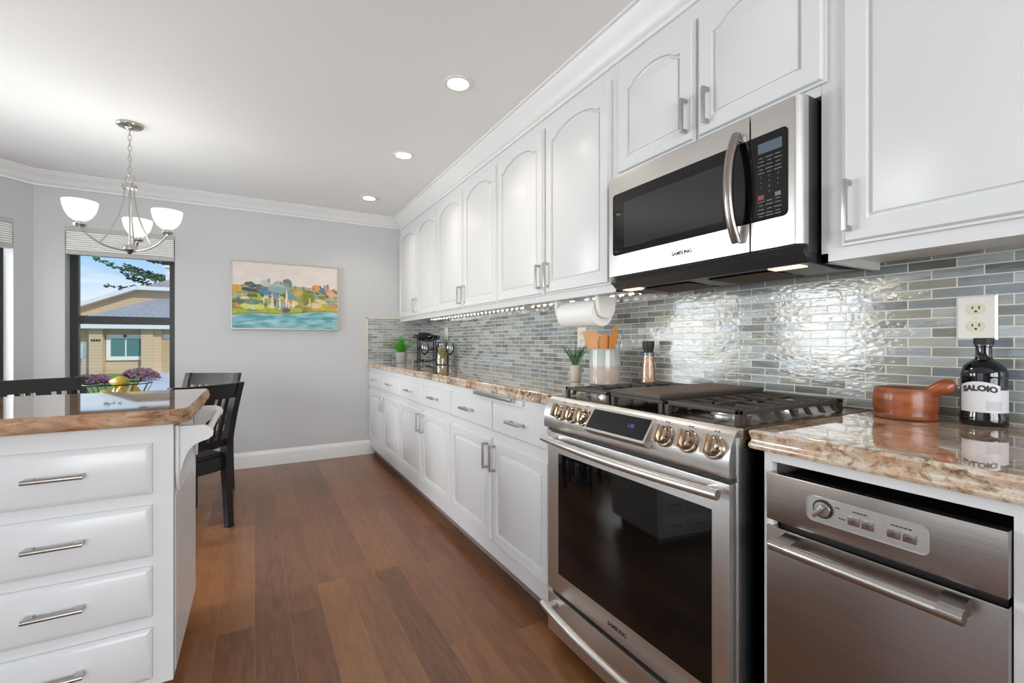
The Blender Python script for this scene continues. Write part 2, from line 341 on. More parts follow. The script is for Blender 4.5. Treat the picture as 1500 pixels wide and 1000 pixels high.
def wood_floor():
    m, N, L, b = new_mat('dark_plank_floor')
    tc = N.new('ShaderNodeTexCoord'); sp = N.new('ShaderNodeSeparateXYZ'); L.new(tc.outputs['Object'], sp.inputs[0])
    # random row offset per plank column
    dv = N.new('ShaderNodeMath'); dv.operation = 'DIVIDE'; dv.inputs[1].default_value = .127; L.new(sp.outputs[0], dv.inputs[0])
    fl = N.new('ShaderNodeMath'); fl.operation = 'FLOOR'; L.new(dv.outputs[0], fl.inputs[0])
    wh = N.new('ShaderNodeTexWhiteNoise'); wh.noise_dimensions = '1D'; L.new(fl.outputs[0], wh.inputs['W'])
    yo = N.new('ShaderNodeMath'); yo.operation = 'MULTIPLY_ADD'; yo.inputs[1].default_value = 1.3; L.new(wh.outputs[0], yo.inputs[0]); L.new(sp.outputs[1], yo.inputs[2])
    cb = N.new('ShaderNodeCombineXYZ'); L.new(yo.outputs[0], cb.inputs[0]); L.new(sp.outputs[0], cb.inputs[1])
    k = N.new('ShaderNodeTexBrick'); L.new(cb.outputs[0], k.inputs[0]); k.offset = 0
    for a, v in (('Scale', 1), ('Brick Width', 1.15), ('Row Height', .127), ('Mortar Size', .0009), ('Mortar Smooth', .3)): k.inputs[a].default_value = v
    k.inputs['Color1'].default_value = (0, 0, 0, 1); k.inputs['Color2'].default_value = (1, 1, 1, 1); k.inputs['Mortar'].default_value = (.5, .5, .5, 1)
    gm = N.new('ShaderNodeMapping'); gm.inputs['Scale'].default_value = (2.2, 16, 1); L.new(cb.outputs[0], gm.inputs[0])
    sh = N.new('ShaderNodeVectorMath'); sh.operation = 'MULTIPLY_ADD'; sh.inputs[1].default_value = (13, 7, 3); L.new(k.outputs[0], sh.inputs[0]); L.new(gm.outputs[0], sh.inputs[2])
    n = N.new('ShaderNodeTexNoise'); n.inputs['Scale'].default_value = 2.0; n.inputs['Detail'].default_value = 7; n.inputs['Roughness'].default_value = .6; n.inputs['Distortion'].default_value = 1.2; L.new(sh.outputs[0], n.inputs[0])
    s2 = N.new('ShaderNodeSeparateColor'); L.new(k.outputs[0], s2.inputs[0])
    a = N.new('ShaderNodeMath'); a.operation = 'MULTIPLY_ADD'; a.inputs[1].default_value = .38; L.new(s2.outputs[0], a.inputs[0])
    c = N.new('ShaderNodeMath'); c.operation = 'MULTIPLY'; c.inputs[1].default_value = .72; L.new(n.outputs[0], c.inputs[0]); L.new(c.outputs[0], a.inputs[2])
    r = N.new('ShaderNodeValToRGB'); L.new(a.outputs[0], r.inputs[0]); e = r.color_ramp.elements
    e[0].position, e[0].color = .22, (.088, .034, .016, 1); e[1].position, e[1].color = .85, (.285, .125, .048, 1)
    q = e.new(.54); q.color = (.190, .075, .029, 1)
    mo = N.new('ShaderNodeMixRGB'); L.new(k.outputs['Fac'], mo.inputs[0]); L.new(r.outputs[0], mo.inputs[1]); mo.inputs[2].default_value = (.26, .14, .08, 1)
    L.new(mo.outputs[0], b.inputs['Base Color']); b.inputs['Roughness'].default_value = .30; b.inputs['Coat Weight'].default_value = .1; b.inputs['Coat Roughness'].default_value = .15
    # ripples across the boards
    rm = N.new('ShaderNodeMapping'); rm.inputs['Scale'].default_value = (55, 9, 1); L.new(cb.outputs[0], rm.inputs[0])
    rn = N.new('ShaderNodeTexNoise'); rn.inputs['Scale'].default_value = 1; rn.inputs['Detail'].default_value = 2; L.new(rm.outputs[0], rn.inputs[0])
    bu = N.new('ShaderNodeBump'); bu.inputs['Strength'].default_value = .12; bu.inputs['Distance'].default_value = .0012; L.new(rn.outputs[0], bu.inputs['Height'])
    b2 = N.new('ShaderNodeBump'); b2.invert = True; b2.inputs['Strength'].default_value = .5; b2.inputs['Distance'].default_value = .001; L.new(k.outputs['Fac'], b2.inputs['Height']); L.new(bu.outputs[0], b2.inputs['Normal'])
    L.new(b2.outputs[0], b.inputs['Normal'])
    return m
M['floor'] = wood_floor()

def vcol_mat(name):
    m, N, L, b = new_mat(name); a = N.new('ShaderNodeVertexColor'); a.layer_name = 'paint'; L.new(a.outputs[0], b.inputs['Base Color'])
    b.inputs['Roughness'].default_value = .6; return m
M['painting'] = vcol_mat('painted_canvas')
def ombre():
    m, N, L, b = new_mat('two_tone_glaze'); tc = N.new('ShaderNodeTexCoord'); sp = N.new('ShaderNodeSeparateXYZ'); L.new(tc.outputs['Object'], sp.inputs[0])
    r = N.new('ShaderNodeValToRGB'); d = N.new('ShaderNodeMath'); d.operation = 'DIVIDE'; d.inputs[1].default_value = .18; L.new(sp.outputs[2], d.inputs[0]); L.new(d.outputs[0], r.inputs[0])
    e = r.color_ramp.elements; e[0].position, e[0].color = .0, (.42, .36, .31, 1); e[1].position, e[1].color = .97, (.30, .35, .34, 1)
    for p, c in ((.38, (.45, .39, .34)), (.45, (.38, .34, .31)), (.55, (.44, .47, .44))): q = e.new(p); q.color = (*c, 1)
    L.new(r.outputs[0], b.inputs['Base Color']); b.inputs['Roughness'].default_value = .15; return m
M['crock'] = ombre()

# ================================================================== room shell
XW, YB, CZ = 1.632, 4.75, 2.42
XL, YR = -2.60, -2.50
o = struct(B().box(XL-.3, XW+.3, YR-.3, YB+.3, -.10, 0).build('floor', M['floor']))
o = struct(B().box(XL-.3, XW+.3, YR-.3, YB+.3, CZ, CZ+.12).build('ceiling', M['ceil']))
def wall(name, p0, p1, outward, holes=(), th=.17, mat_=None, z1=CZ):
    """wall from p0 to p1 (2-D), its inner face on the line; holes (s0,s1,z0,z1)"""
    p0, p1 = Vector(p0), Vector(p1); d = (p1-p0); ln = d.length; d.normalize(); n = Vector(outward)
    b = B()
    def piece(s0, s1, a, c):
        if s1-s0 < 1e-4 or c-a < 1e-4: return
        b.prism([(s0, a), (s1, a), (s1, c), (s0, c)], lambda u, v, w: (p0.x+d.x*u+n.x*w, p0.y+d.y*u+n.y*w, v), 0, th)
    s = 0
    for h in sorted(holes):
        piece(s, h[0], 0, z1); piece(h[0], h[1], 0, h[2]); piece(h[0], h[1], h[3], z1); s = h[1]
    piece(s, ln, 0, z1)
    return struct(b.build(name, mat_ or M['wall']))
BX = -1.447                        # where the bay turns
wall('wall_right', (XW, YR), (XW, YB+.17), (1, 0))
wall('wall_back', (BX, YB), (XW, YB), (0, 1), [(.174, .860, .665, 2.03)])
BL = (YB-3.597)*math.sqrt(2)
wall('wall_bay', (BX, YB), (XL, YB-(BX-XL)), (-.7071, .7071), [(.115, 1.30, .665, 2.03)])
wall('wall_left', (XL, YR), (XL, YB-(BX-XL)), (-1, 0), [(2.0, 4.2, .04, 2.10), (4.95, 5.90, .665, 2.03)])
wall('wall_rear', (XL-.17, YR), (XW+.17, YR), (0, -1), [(1.2, 4.0, .75, 2.10)])

def window(n, p0, d, nrm, w, z0, z1, inset=.11, rail=None, mid=None):
    """dark framed window in a wall hole; p0: 2-D point of the hole's start on the inner wall face"""
    p0, d, nrm = Vector(p0), Vector(d), Vector(nrm)
    f = lambda u, v, q: (p0.x+d.x*u+nrm.x*(inset+q), p0.y+d.y*u+nrm.y*(inset+q), v)
    e = bpy.data.objects.new(f'window_{n}', None); COL.objects.link(e); e.location = f(w/2, z0, 0); e['kind'] = 'structure'
    b = B(); t = .05
    R = lambda a, c, g, h, q0=0, q1=.05: b.prism([(a, g), (c, g), (c, h), (a, h)], f, q0, q1)
    R(0, t, z0, z1); R(w-t, w, z0, z1); R(t, w-t, z0, z0+t); R(t, w-t, z1-t, z1)
    if rail: R(t, w-t, rail-.032, rail+.032)
    if mid: R(w/2-.03, w/2+.03, z0+t, z1-t)
    b.build('window_frame', M['win_frame'], e)
    g = B(); g.prism([(t, z0+t), (w-t, z0+t), (w-t, z1-t), (t, z1-t)], f, .022, .026); g.build('window_pane', M['pane'], e)
    return e
s2 = math.sqrt(.5)
window(2, (BX+.174, YB), (1, 0), (0, 1), .686, .665, 2.03, rail=1.312)
window(1, (BX-.115*s2, YB-.115*s2), (-s2, -s2), (-s2, s2), 1.185, .665, 2.03)
window(3, (XL, YR+4.95), (0, 1), (-1, 0), .95, .665, 2.03, rail=1.355)
window(4, (XL-.17+1.2, YR), (1, 0), (0, -1), 2.8, .75, 2.10, mid=True)  # unseen window behind the camera, added to carry the rear fill lamp
e = window(5, (XL, YR+2.0), (0, 1), (-1, 0), 2.2, .04, 2.10, mid=True); e.name = 'unseen_door_1'  # unseen glass door, added to carry the left fill lamp

# crown moulding and skirting: profile (out, z) swept along 2-D path with mitres
def sweep(name, path, prof, mat_, inward, kindname=None):
    pts = [Vector(p) for p in path]; b = B(); rows = []
    for i, p in enumerate(pts):
        ns = []
        if i > 0: ns.append(Vector(inward[i-1]))
        if i < len(pts)-1: ns.append(Vector(inward[i]))
        if len(ns) == 2:
            m = (ns[0]+ns[1]); m = m/(m.dot(ns[0]))
        else: m = ns[0]
        rows.append([b.bm.verts.new((p.x+m.x*o_, p.y+m.y*o_, z_)) for o_, z_ in prof])
    k = len(prof)
    for A, C in zip(rows, rows[1:]):
        for j in range(k): b.bm.faces.new((A[j], A[(j+1) % k], C[(j+1) % k], C[j]))
    b.bm.faces.new(rows[0]); b.bm.faces.new(rows[-1][::-1])
    return struct(b.build(name, mat_, angle=50))
def crown_prof(top, h=.105, out=.085):
    return [(0, top), (0, top-h), (.012, top-h), (.014, top-h+.014), (.022, top-h+.018), (.030, top-h+.036), (.045, top-h+.058),
            (out-.018, top-.030), (out-.012, top-.020), (out-.010, top-.014), (out, top-.012), (out, top)]
NW, NL, NB = (s2, -s2), (1, 0), (0, -1)
sweep('trim_1', [(XL, YR), (XL, YB-(BX-XL)), (BX, YB), (1.329, YB)], crown_prof(CZ-.001), M['trim'], [NL, NW, NB])
sweep('trim_2', [(1.329, YB-.084), (1.329, -1.6)], crown_prof(CZ-.001, .118, .088), M['trim'], [(-1, 0)])
bp = [(0, 0), (0, .14), (.006, .14), (.010, .128), (.014, .118), (.016, .104), (.016, 0)]
sweep('baseboard_back', [(BX, YB), (1.06, YB)], bp, M['trim'], [NB])
sweep('baseboard_bay', [(XL, YB-(BX-XL)), (BX, YB)], bp, M['trim'], [NW])
sweep('baseboard_left', [(XL, YR+4.25), (XL, YB-(BX-XL))], bp, M['trim'], [NL])

# tiled splashbacks
struct(B().box(XW-.008, XW-.0005, -1.5, YB-.0005, .926, 1.40).build('splashback_tiles', M['tileY']))['label'] = 'grey blue glass mosaic tiles on the long wall'
struct(B().box(1.0, XW-.008, YB-.008, YB-.0005, .926, 1.375).build('splashback_tiles_end', M['tileX']))['label'] = 'short return of olive grey mosaic tiles on the end wall'
struct(B().box(.985, 1.0, YB-.010, YB-.0005, .926, 1.385).box(.985, 1.330, YB-.010, YB-.0005, 1.375, 1.385).build('trim_3', M['ivory']))

# ================================================================== cabinets
def mapR(xf): return lambda u, v, w: (xf-w, u, v)          # faces -X (long run)
def mapF(yf): return lambda u, v, w: (u, yf-w, v)          # faces -Y (peninsula)
def offset_poly(P, d):
    n = len(P); out = []
    for i in range(n):
        a, b, c = Vector(P[i-1]), Vector(P[i]), Vector(P[(i+1) % n])
        e1 = (b-a).normalized(); e2 = (c-b).normalized(); n1 = Vector((-e1.y, e1.x)); n2 = Vector((-e2.y, e2.x))
        m = n1+n2; L_ = m.dot(n1)
        if L_ < .3: L_ = .3
        out.append(tuple(b+m*(d/L_)))
    return out
def loops(b, f, L_):
    """stack of matched loops [(poly, w)] -> quads; returns vert rings"""
    rings = [[b.bm.verts.new(f(u, v, w)) for u, v in P] for P, w in L_]
    for A, C in zip(rings, rings[1:]):
        n = len(A)
        for i in range(n): b.bm.faces.new((A[i], A[(i+1) % n], C[(i+1) % n], C[i]))
    return rings
def door_mesh(f, u0, u1, v0, v1, arch=.035, stile=.058, th=.019):
    b = B(); R = [(u0, v0), (u1, v0), (u1, v1), (u0, v1)]
    rg = loops(b, f, [(R, 0), (R, th*.42), (offset_poly(R, .0015), th*.5), (offset_poly(R, .007), th*.52), (offset_poly(R, .0085), th*.82), (offset_poly(R, .012), th)])
    b.bm.faces.new(rg[0][::-1])
    a0, a1, c0, ct = u0+stile, u1-stile, v0+stile, v1-stile*.85
    top = []; n = 22
    for i in range(n+1):
        s = 1-i/n; t = abs(2*s-1)
        if t < .62: g = .42*(t/.62)**2
        elif t < .90: q = (t-.62)/.28; g = .42+.58*(q*q*(3-2*q))
        else: g = 1
        top.append((a0+(a1-a0)*s, ct-arch*g))
    P = [(a0, c0), (a1, c0)]+top
    pr = loops(b, f, [(P, th), (offset_poly(P, .0025), th-.009), (offset_poly(P, .0075), th-.011), (offset_poly(P, .0105), th-.0095), (offset_poly(P, .0125), th-.0045), (offset_poly(P, .020), th-.0015)])
    b.bm.faces.new(pr[-1])
    # ring between the frame edge and the panel loop
    ed = []
    for ring in (rg[-1], pr[0]):
        for i in range(len(ring)):
            e_ = b.bm.edges.get((ring[i], ring[(i+1) % len(ring)]))
            if e_ is None: e_ = b.bm.edges.new((ring[i], ring[(i+1) % len(ring)]))
            ed.append(e_)
    bmesh.ops.triangle_fill(b.bm, use_beauty=True, edges=ed)
    return b
def drawer_mesh(f, u0, u1, v0, v1, th=.019, ch=.010):
    b = B(); R = [(u0, v0), (u1, v0), (u1, v1), (u0, v1)]
    rg = loops(b, f, [(R, 0), (R, th*.5), (offset_poly(R, .002), th*.58), (offset_poly(R, ch), th), ])
    b.bm.faces.new(rg[0][::-1]); b.bm.faces.new(rg[-1]); return b
def bar_pull(f, cu, cv, w0, length, vertical, parent, round_=False, label=None):
    h = length/2; b = B(); s = .011
    g = (lambda p, q, w: f(cu+q, cv+p, w0+w)) if vertical else (lambda p, q, w: f(cu+p, cv+q, w0+w))
    def bx(p0, p1, q0, q1, a, c, bev):
        pts = [g(p0, q0, a), g(p1, q1, c)]
        b.box(pts[0][0], pts[1][0], pts[0][1], pts[1][1], pts[0][2], pts[1][2], bev)
    if round_:
        b.tube([g(-h, 0, .030), g(h, 0, .030)], .0068, 14)
        for sg in (-1, 1): bx(sg*(h-.020), sg*(h-.002), -.0055, .0055, 0, .028, .001)
    else:
        bx(-h, h, -s/2, s/2, .021, .030, .0018)
        for sg in (-1, 1): bx(sg*(h-.013), sg*h, -s/2, s/2, 0, .024, .001)
    return b.build('handle', M['nickel'], parent, label=label)
ED = [4.715, 4.130, 3.587, 3.045, 2.512, 1.982, 1.474]      # door boundaries along the long run
FB, FU, TH = 1.022, 1.329, .019

gb = 'white base cabinets along the long counter'; gu = 'white wall cabinets along the long wall'
blab = ['white double-door base cabinet in the far corner under the fern', 'middle white double-door base cabinet of the long run', 'white double-door base cabinet right beside the range']
for k in range(3):
    ya, yb = ED[2*k+2], ED[2*k]
    y0 = ya if k < 2 else 1.462; y1 = yb if k else YB-.002
    t = thing('base_cabinet', blab[k], 'cabinet', (1.32, (y0+y1)/2, 0), 0, gb)
    B().box(FB, XW-.002, y0+.0005, y1-.0005, .08, .882).build('body', M['cab'], t)
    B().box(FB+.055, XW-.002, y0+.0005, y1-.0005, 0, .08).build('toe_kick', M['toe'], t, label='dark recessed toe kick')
    ym = ED[2*k+1]; f = mapR(FB)
    for (a, c, hs) in ((ym+.009, yb-.006, -1), (ya+.006, ym-.009, 1)):
        d = door_mesh(f, a, c, .158, .664, arch=.014, stile=.052).build('door', M['cab'], t)
        hu = a+.030 if hs < 0 else c-.030
        bar_pull(f, hu, .575, TH, .128, True, d)
        d = drawer_mesh(f, a, c, .700, .843).build('drawer', M['cab'], t)
        bar_pull(f, (a+c)/2, .775, TH, .125, False, d, round_=True)
    if k == 2:
        q = B().box(FB-.010, FB+.3, 1.70, 2.25, .850, .874, .002).build('pull_out_board', M['cab'], t, label='pull-out board behind a long flat steel handle')
        B().box(FB-.032, FB-.026, 1.765, 2.16, .862, .878, .001).box(FB-.030, FB-.010, 1.765, 1.775, .862, .878).box(FB-.030, FB-.010, 2.15, 2.16, .862, .878).build('handle', M['nickel'], q)
ulab = ['white arched double-door wall cabinet nearest the grey end wall', 'middle white arched double-door wall cabinet, above the jar and mosaic outlet', 'white arched double-door wall cabinet left of the microwave, over the paper towels']
UB, UT = 1.345, 2.30
for k in range(3):
    ya, yb = ED[2*k+2], ED[2*k]
    y0 = ya if k < 2 else 1.440; y1 = yb if k else YB-.002
    t = thing('wall_cabinet', ulab[k], 'cabinet', (1.48, (y0+y1)/2, UB), 0, gu)
    b = B().box(FU, XW-.010, y0+.0005, y1-.0005, UB+.022, CZ-.002)
    b.box(FU, FU+.02, y0+.0005, y1-.0005, UB, UB+.022)
    if k == 2: b.box(FU, XW-.010, y0+.0005, y0+.018, UB, UB+.022)
    if k == 0: b.box(FU, XW-.010, y1-.018, y1-.0005, UB, UB+.022)
    b.build('body', M['cab'], t)
    ym = ED[2*k+1]; f = mapR(FU)
    for (a, c, hs) in ((ym+.009, yb-.006, -1), (ya+.006, ym-.009, 1)):
        d = door_mesh(f, a, c, 1.378, 2.25, arch=.045).build('door', M['cab'], t)
        bar_pull(f, (a+.030 if hs < 0 else c-.030), 1.475, TH, .128, True, d)
# over the microwave
t = thing('wall_cabinet', 'short white two-door wall cabinet directly above the microwave', 'cabinet', (1.48, 1.05, 1.795), 0, gu)
B().box(FU, XW-.010, .6575, 1.4395, 1.795, CZ-.002).build('body', M['cab'], t); f = mapR(FU)
for a, c, hs in ((1.052, 1.434, -1), (.640, 1.040, 1)):
    d = door_mesh(f, a, c, 1.822, 2.245, arch=.040).build('door', M['cab'], t)
    bar_pull(f, (a+.030 if hs < 0 else c-.045), 1.915, TH, .118, True, d)
# right of the microwave
t = thing('wall_cabinet', 'large white wall cabinet at the right edge, over the bottle and outlet', 'cabinet', (1.48, .25, UB), 0, gu)
b = B().box(FU, XW-.010, -.35, .6565, UB+.022, CZ-.002).box(FU, FU+.02, -.35, .6565, UB, UB+.022).box(FU, XW-.010, .640, .6565, UB, UB+.022)
b.build('body', M['cab'], t)
d = door_mesh(f, .02, .604, 1.378, 2.245, arch=.045).build('door', M['cab'], t); bar_pull(f, .604-.022, 1.475, TH, .128, True, d)
d = door_mesh(f, -.34, .008, 1.378, 2.245, arch=.045).build('door', M['cab'], t)

# near base cabinet with the compactor bay
t = thing('base_cabinet', 'white base cabinet frame around the stainless compactor', 'cabinet', (1.32, .2, 0), 0, gb)
b = B().box(FB, XW-.002, .626, .650, 0, .882).box(FB, FB+.02, .609, .650, .0, .882).box(FB, FB+.02, .2305, .609, .861, .882).box(FB, XW-.002, .190, .2305, 0, .882)
b.box(FB, XW-.002, -.55, .190, .08, .882).build('body', M['cab'], t)
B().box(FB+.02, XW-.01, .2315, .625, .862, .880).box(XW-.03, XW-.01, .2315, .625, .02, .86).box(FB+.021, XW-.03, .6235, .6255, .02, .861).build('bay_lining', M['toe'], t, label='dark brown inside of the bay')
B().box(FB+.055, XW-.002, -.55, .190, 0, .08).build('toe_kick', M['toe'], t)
f = mapR(FB)
for a, c in ((-.165, .175), (-.54, -.18)):
    door_mesh(f, a, c, .158, .664, arch=.014, stile=.052).build('door', M['cab'], t)
    drawer_mesh(f, a, c, .700, .843).build('drawer', M['cab'], t)

# ------------------------------------------------------------------ worktops
def worktop(name, out, z0, z1, mat_, label, prof, rough=0, step=None, open_ids=()):
    """outline CCW; prof [(offset inwards, z)] bottom to top"""
    if step:
        P = []
        for i in range(len(out)):
            a, c = Vector(out[i]), Vector(out[(i+1) % len(out)]); n = max(1, int((c-a).length/step))
            P += [tuple(a+(c-a)*(k/n)) for k in range(n)]
    else: P = out
    b = B(); rings = []
    for off, z in prof:
        Q = offset_poly(P, off) if off else P
        ring = []
        for (x, y) in Q:
            if rough and 0 < prof.index((off, z)) < len(prof)-1:
                q = mnoise.noise(Vector((x*28, y*28, z*60)))*rough + mnoise.noise(Vector((x*70, y*70, z*90)))*rough*.5
            else: q = 0
            ring.append((x, y, z, q))
        n = len(ring); vs = []
        for i, (x, y, z, q) in enumerate(ring):
            a, c = ring[i-1], ring[(i+1) % n]; t_ = Vector((c[0]-a[0], c[1]-a[1]))
            nn = Vector((t_.y, -t_.x)).normalized() if t_.length else Vector((0, 0))
            vs.append(b.bm.verts.new((x+nn.x*q, y+nn.y*q, z)))
        rings.append(vs)
    for A, C in zip(rings, rings[1:]):
        for i in range(len(A)): b.bm.faces.new((A[i], A[(i+1) % len(A)], C[(i+1) % len(A)], C[i]))
    b.bm.faces.new(rings[0][::-1]); b.bm.faces.new(rings[-1])
    cx = sum(p[0] for p in out)/len(out); cy = sum(p[1] for p in out)/len(out)
    o = b.build(name, list(mat_), angle=40, origin=(cx, cy, z0)); me = o.data
    sharp = me.attributes.get('sharp_edge') or me.attributes.new('sharp_edge', 'BOOLEAN', 'EDGE')
    big = {k for p in me.polygons if len(p.vertices) == len(P) and abs(p.normal.z) > .99 for k in p.edge_keys}
    for e_ in me.edges:
        if tuple(sorted(e_.vertices)) in big: sharp.data[e_.index].value = True
    for p in me.polygons: p.material_index = 0 if p.normal.z > .9 else 1
    tag(o, label, 'countertop'); return o
ogee = [(.010, .8825), (.003, .884), (0, .889), (.0005, .895), (.004, .901), (.005, .908), (.002, .915), (.001, .922), (.004, .9265), (.008, .928)]
worktop('granite_worktop', [(.998, 1.462), (XW-.009, 1.462), (XW-.009, YB-.011), (.998, YB-.011)], .882, .928, M['granite'],
        'long speckled brown granite worktop left of the range', ogee)
worktop('granite_worktop', [(1.004, -.58), (XW-.009, -.58), (XW-.009, .655), (1.004, .655)], .882, .928, M['granite'],
        'short beige granite worktop right of the range, holding the black bottle', ogee, rough=.0015, step=.02)
def rc(cx, cy, r, a0, a1, n=6): return [(cx+r*math.cos(math.radians(a0+(a1-a0)*i/n)), cy+r*math.sin(math.radians(a0+(a1-a0)*i/n))) for i in range(n+1)]
pout = [(-2.0, 1.700)] + rc(-.175-.06, 1.76, .06, -90, 0) + rc(-.175-.03, 2.41-.03, .03, 0, 90, 4) + [(-2.0, 2.41)]
rockp = [(.008, .8825), (.002, .885), (-.001, .890), (-.002, .896), (-.0025, .902), (-.002, .908), (-.001, .914), (.001, .920), (.003, .925), (.006, .928)]
worktop('granite_worktop', pout, .882, .928, M['granite2'], 'brown veined granite worktop with rough chiselled edge, on the left island', rockp, rough=.005, step=.008)

# ------------------------------------------------------------------ peninsula
t = thing('island_cabinet', 'white four-drawer cabinet under the chiselled granite on the left', 'cabinet', (-1.1, 2.05, 0))
B().box(-1.98, -.221, 1.756, 2.365, .08, .882).build('body', M['cab'], t)
B().box(-1.98, -.29, 1.83, 2.30, 0, .08).build('toe_kick', M['toe'], t)
B().box(-.2212, -.2195, 1.80, 2.36, .082, .640).build('side_panel', M['cab'], t)
f = mapF(1.756)
for (za, zb) in ((.670, .823), (.4795, .635), (.2955, .4485), (.107, .262)):
    for (a, c) in ((-.695, -.272), (-1.135, -.712), (-1.575, -1.152)):
        d = drawer_mesh(f, a, c, za, zb, th=.020, ch=.016).build('drawer', M['cab'], t)
        bar_pull(f, (a+c)/2, (za+zb)/2+.006, .020, .126, False, d, round_=True)
# towel bar on the island's end
t = thing('towel_bar', 'white wooden towel bar with curved brackets on the island end', 'towel bar', (-.2205, 2.07, .72))
for yy in (1.812, 2.335):
    P = [(0, .862), (.075, .858), (.092, .850), (.100, .836), (.098, .822), (.086, .812), (.066, .806), (.046, .796), (.030, .776), (.020, .750), (.014, .722), (.006, .690), (0, .670)]
    B().prism([(p, q) for p, q in P], lambda u, v, w: (-.2190+u, yy+w, v), -.011, .011).build('bracket', M['cab'], t)
    B().prism([(yy-.030, .866), (yy+.030, .866), (yy+.030, .72), (yy+.018, .675), (yy, .655), (yy-.018, .675), (yy-.030, .72)], lambda u, v, w: (-.2193+w, u, v), 0, .009).build('mounting_plate', M['cab'], t)
B().tube([(-.136, 1.812, .832), (-.136, 2.335, .832)], .0105, 16).build('rod', M['cab'], t)

# ================================================================== range
t = thing('gas_range', 'stainless slide-in gas range with griddle and six bronze knobs', 'stove', (1.3, 1.055, 0))
ya, yb = .668, 1.446
B().box(1.0, XW-.03, ya, yb, .045, .900).build('body', M['black'], t, label='black side panels')
for q, w_ in ((ya-.001, ya+.009), (yb-.009, yb+.001)): B().box(.986, 1.015, q, w_, .06, .905, .002).build('side_trim', M['steel'], t, label='vertical steel edge strip')
for (x, y) in ((1.04, ya+.04), (1.04, yb-.04), (1.55, ya+.04), (1.55, yb-.04)): B().cyl((x, y, 0), (x, y, .05), .018).build('foot', M['black'], t)
b = B(); b.prism([(1.02, .813), (.960, .813), (.957, .820), (.956, .855), (.959, .872), (.966, .892), (.975, .908), (.984, .919), (.996, .9255), (1.02, .9265)], lambda u, v, w: (u, w, v), ya+.002, yb-.002)
cp = b.build('control_panel', M['steel'], t, angle=25)
b = B().box(1.0, XW-.03, ya-.004, yb+.004, .900, .9265, .003)
ct = b.build('cooktop', M['steel_dark'], t)
# display: tilted glass in a steel frame
dn = Vector((-.82, 0, .57)).normalized(); dv = Vector((.57, 0, .82)).normalized(); dc = Vector((.946, 1.035, .886))
fd = lambda u, v, w: tuple(dc+Vector((0, -1, 0))*u+dv*v+dn*w)
dp = B().prism([(-.130, -.040), (.130, -.040), (.130, .040), (-.130, .040)], fd, -.03, .0).build('display', M['steel'], t, label='tilted black touch display in a steel frame')
B().prism([(-.122, -.033), (.122, -.033), (.122, .033), (-.122, .033)], fd, 0, .0015).build('glass', M['black_glass'], dp)
text('digits', '1:05', .016, M['blue_ink'], dp, fn=lambda x, y, z: fd(x+.06, y+.002, .0017+z), depth=.0001)
# knobs
kn = Vector((-.93, 0, .36)).normalized(); kv = Vector((.36, 0, .93)).normalized()
for i, ky in enumerate((1.335, 1.270, 1.205, .862, .787, .712)):
    c = Vector((.962, ky, .878)); fk = lambda u, v, w, c=c: c+Vector((0, -1, 0))*u+kv*v+kn*w
    ring = [(.000, 0), (.0295, 0), (.0295, .006), (.0275, .009), (.024, .010), (.0235, .014), (.0235, .026), (.021, .030), (.017, .031), (0, .031)]
    b = B(); rr = []
    for r_, h_ in ring:
        rr.append([b.bm.verts.new(fk(r_*math.cos(2*PI*k/28), r_*math.sin(2*PI*k/28), h_)) for k in range(28)] if r_ > 0 else [b.bm.verts.new(fk(0, 0, h_))])
    for A, C in zip(rr, rr[1:]):
        for k in range(28):
            k2 = (k+1) % 28
            if len(A) == 1: b.bm.faces.new((A[0], C[k], C[k2]))
            elif len(C) == 1: b.bm.faces.new((A[k], A[k2], C[0]))
            else: b.bm.faces.new((A[k], A[k2], C[k2], C[k]))
    kb = b.build('knob', M['chrome'], t)
    g = B(); g.prism([(-.0075, -.0235), (.0075, -.0235), (.0075, .0235), (-.0075, .0235)], lambda u, v, w: fk(u, v, w), .028, .046)
    bmesh.ops.bevel(g.bm, geom=g.bm.edges[:], offset=.002, segments=2, affect='EDGES'); g.build('grip', M['chrome'], kb)
    q = B(); q.prism([(-.009, .0375), (-.004, .0375), (-.004, .0405), (-.009, .0405)], lambda u, v, w: fk(u, v, w), .0015, .0026); q.prism([(.000, .0375), (.006, .0375), (.006, .0405), (.000, .0405)], lambda u, v, w: fk(u, v, w), .0015, .0026)
    q.build('printed_marking', M['ink'], cp)
# gap strip + oven door
B().box(.975, 1.0, ya+.006, yb-.006, .800, .813).build('gap_strip', M['black'], t)
da, db = .670, 1.420
b = B().box(.958, .998, da, db, .222, .800, .004)
dr = b.build('oven_door', M['steel'], t)
B().box(.9562, .959, .717, 1.351, .294, .729, .0006).build('glass', M['black_glass'], dr, label='black oven window')
for i in range(5):
    y_ = .745+i*.118
    B().box(.9568, .959, y_, y_+.106, .763, .768).build('vent_slot', M['black'], dr)
def bow_handle(name, parent, y0, y1, z, x0, bow, r, mat_, flat=None):
    n = 24; pts = [(x0-bow*(1-(2*i/n-1)**2), y0+(y1-y0)*i/n, z) for i in range(n+1)]
    b = B().tube(pts, r, 16, flat=flat, up=(0, 0, 1))
    h = b.build(name, mat_, parent)
    for yy, s in ((y0+.03, 1), (y1-.03, -1)):
        k = (yy-y0)/(y1-y0); xx = x0-bow*(1-(2*k-1)**2)
        B().box(xx, .960, yy-.013, yy+.013, z-r*.7, z+r*.7, .003).build('mount', mat_, h)
    return h
bow_handle('handle', dr, .672, 1.395, .782, .918, .022, .0125, M['steel'])
text('brand_lettering', 'SAMSUNG', .018, M['ink'], dr, fn=lambda x, y, z: (.9576-z, 1.047-x, .258+y), bold=.0004)
b = B().box(.958, .998, da, db, .062, .206, .004)
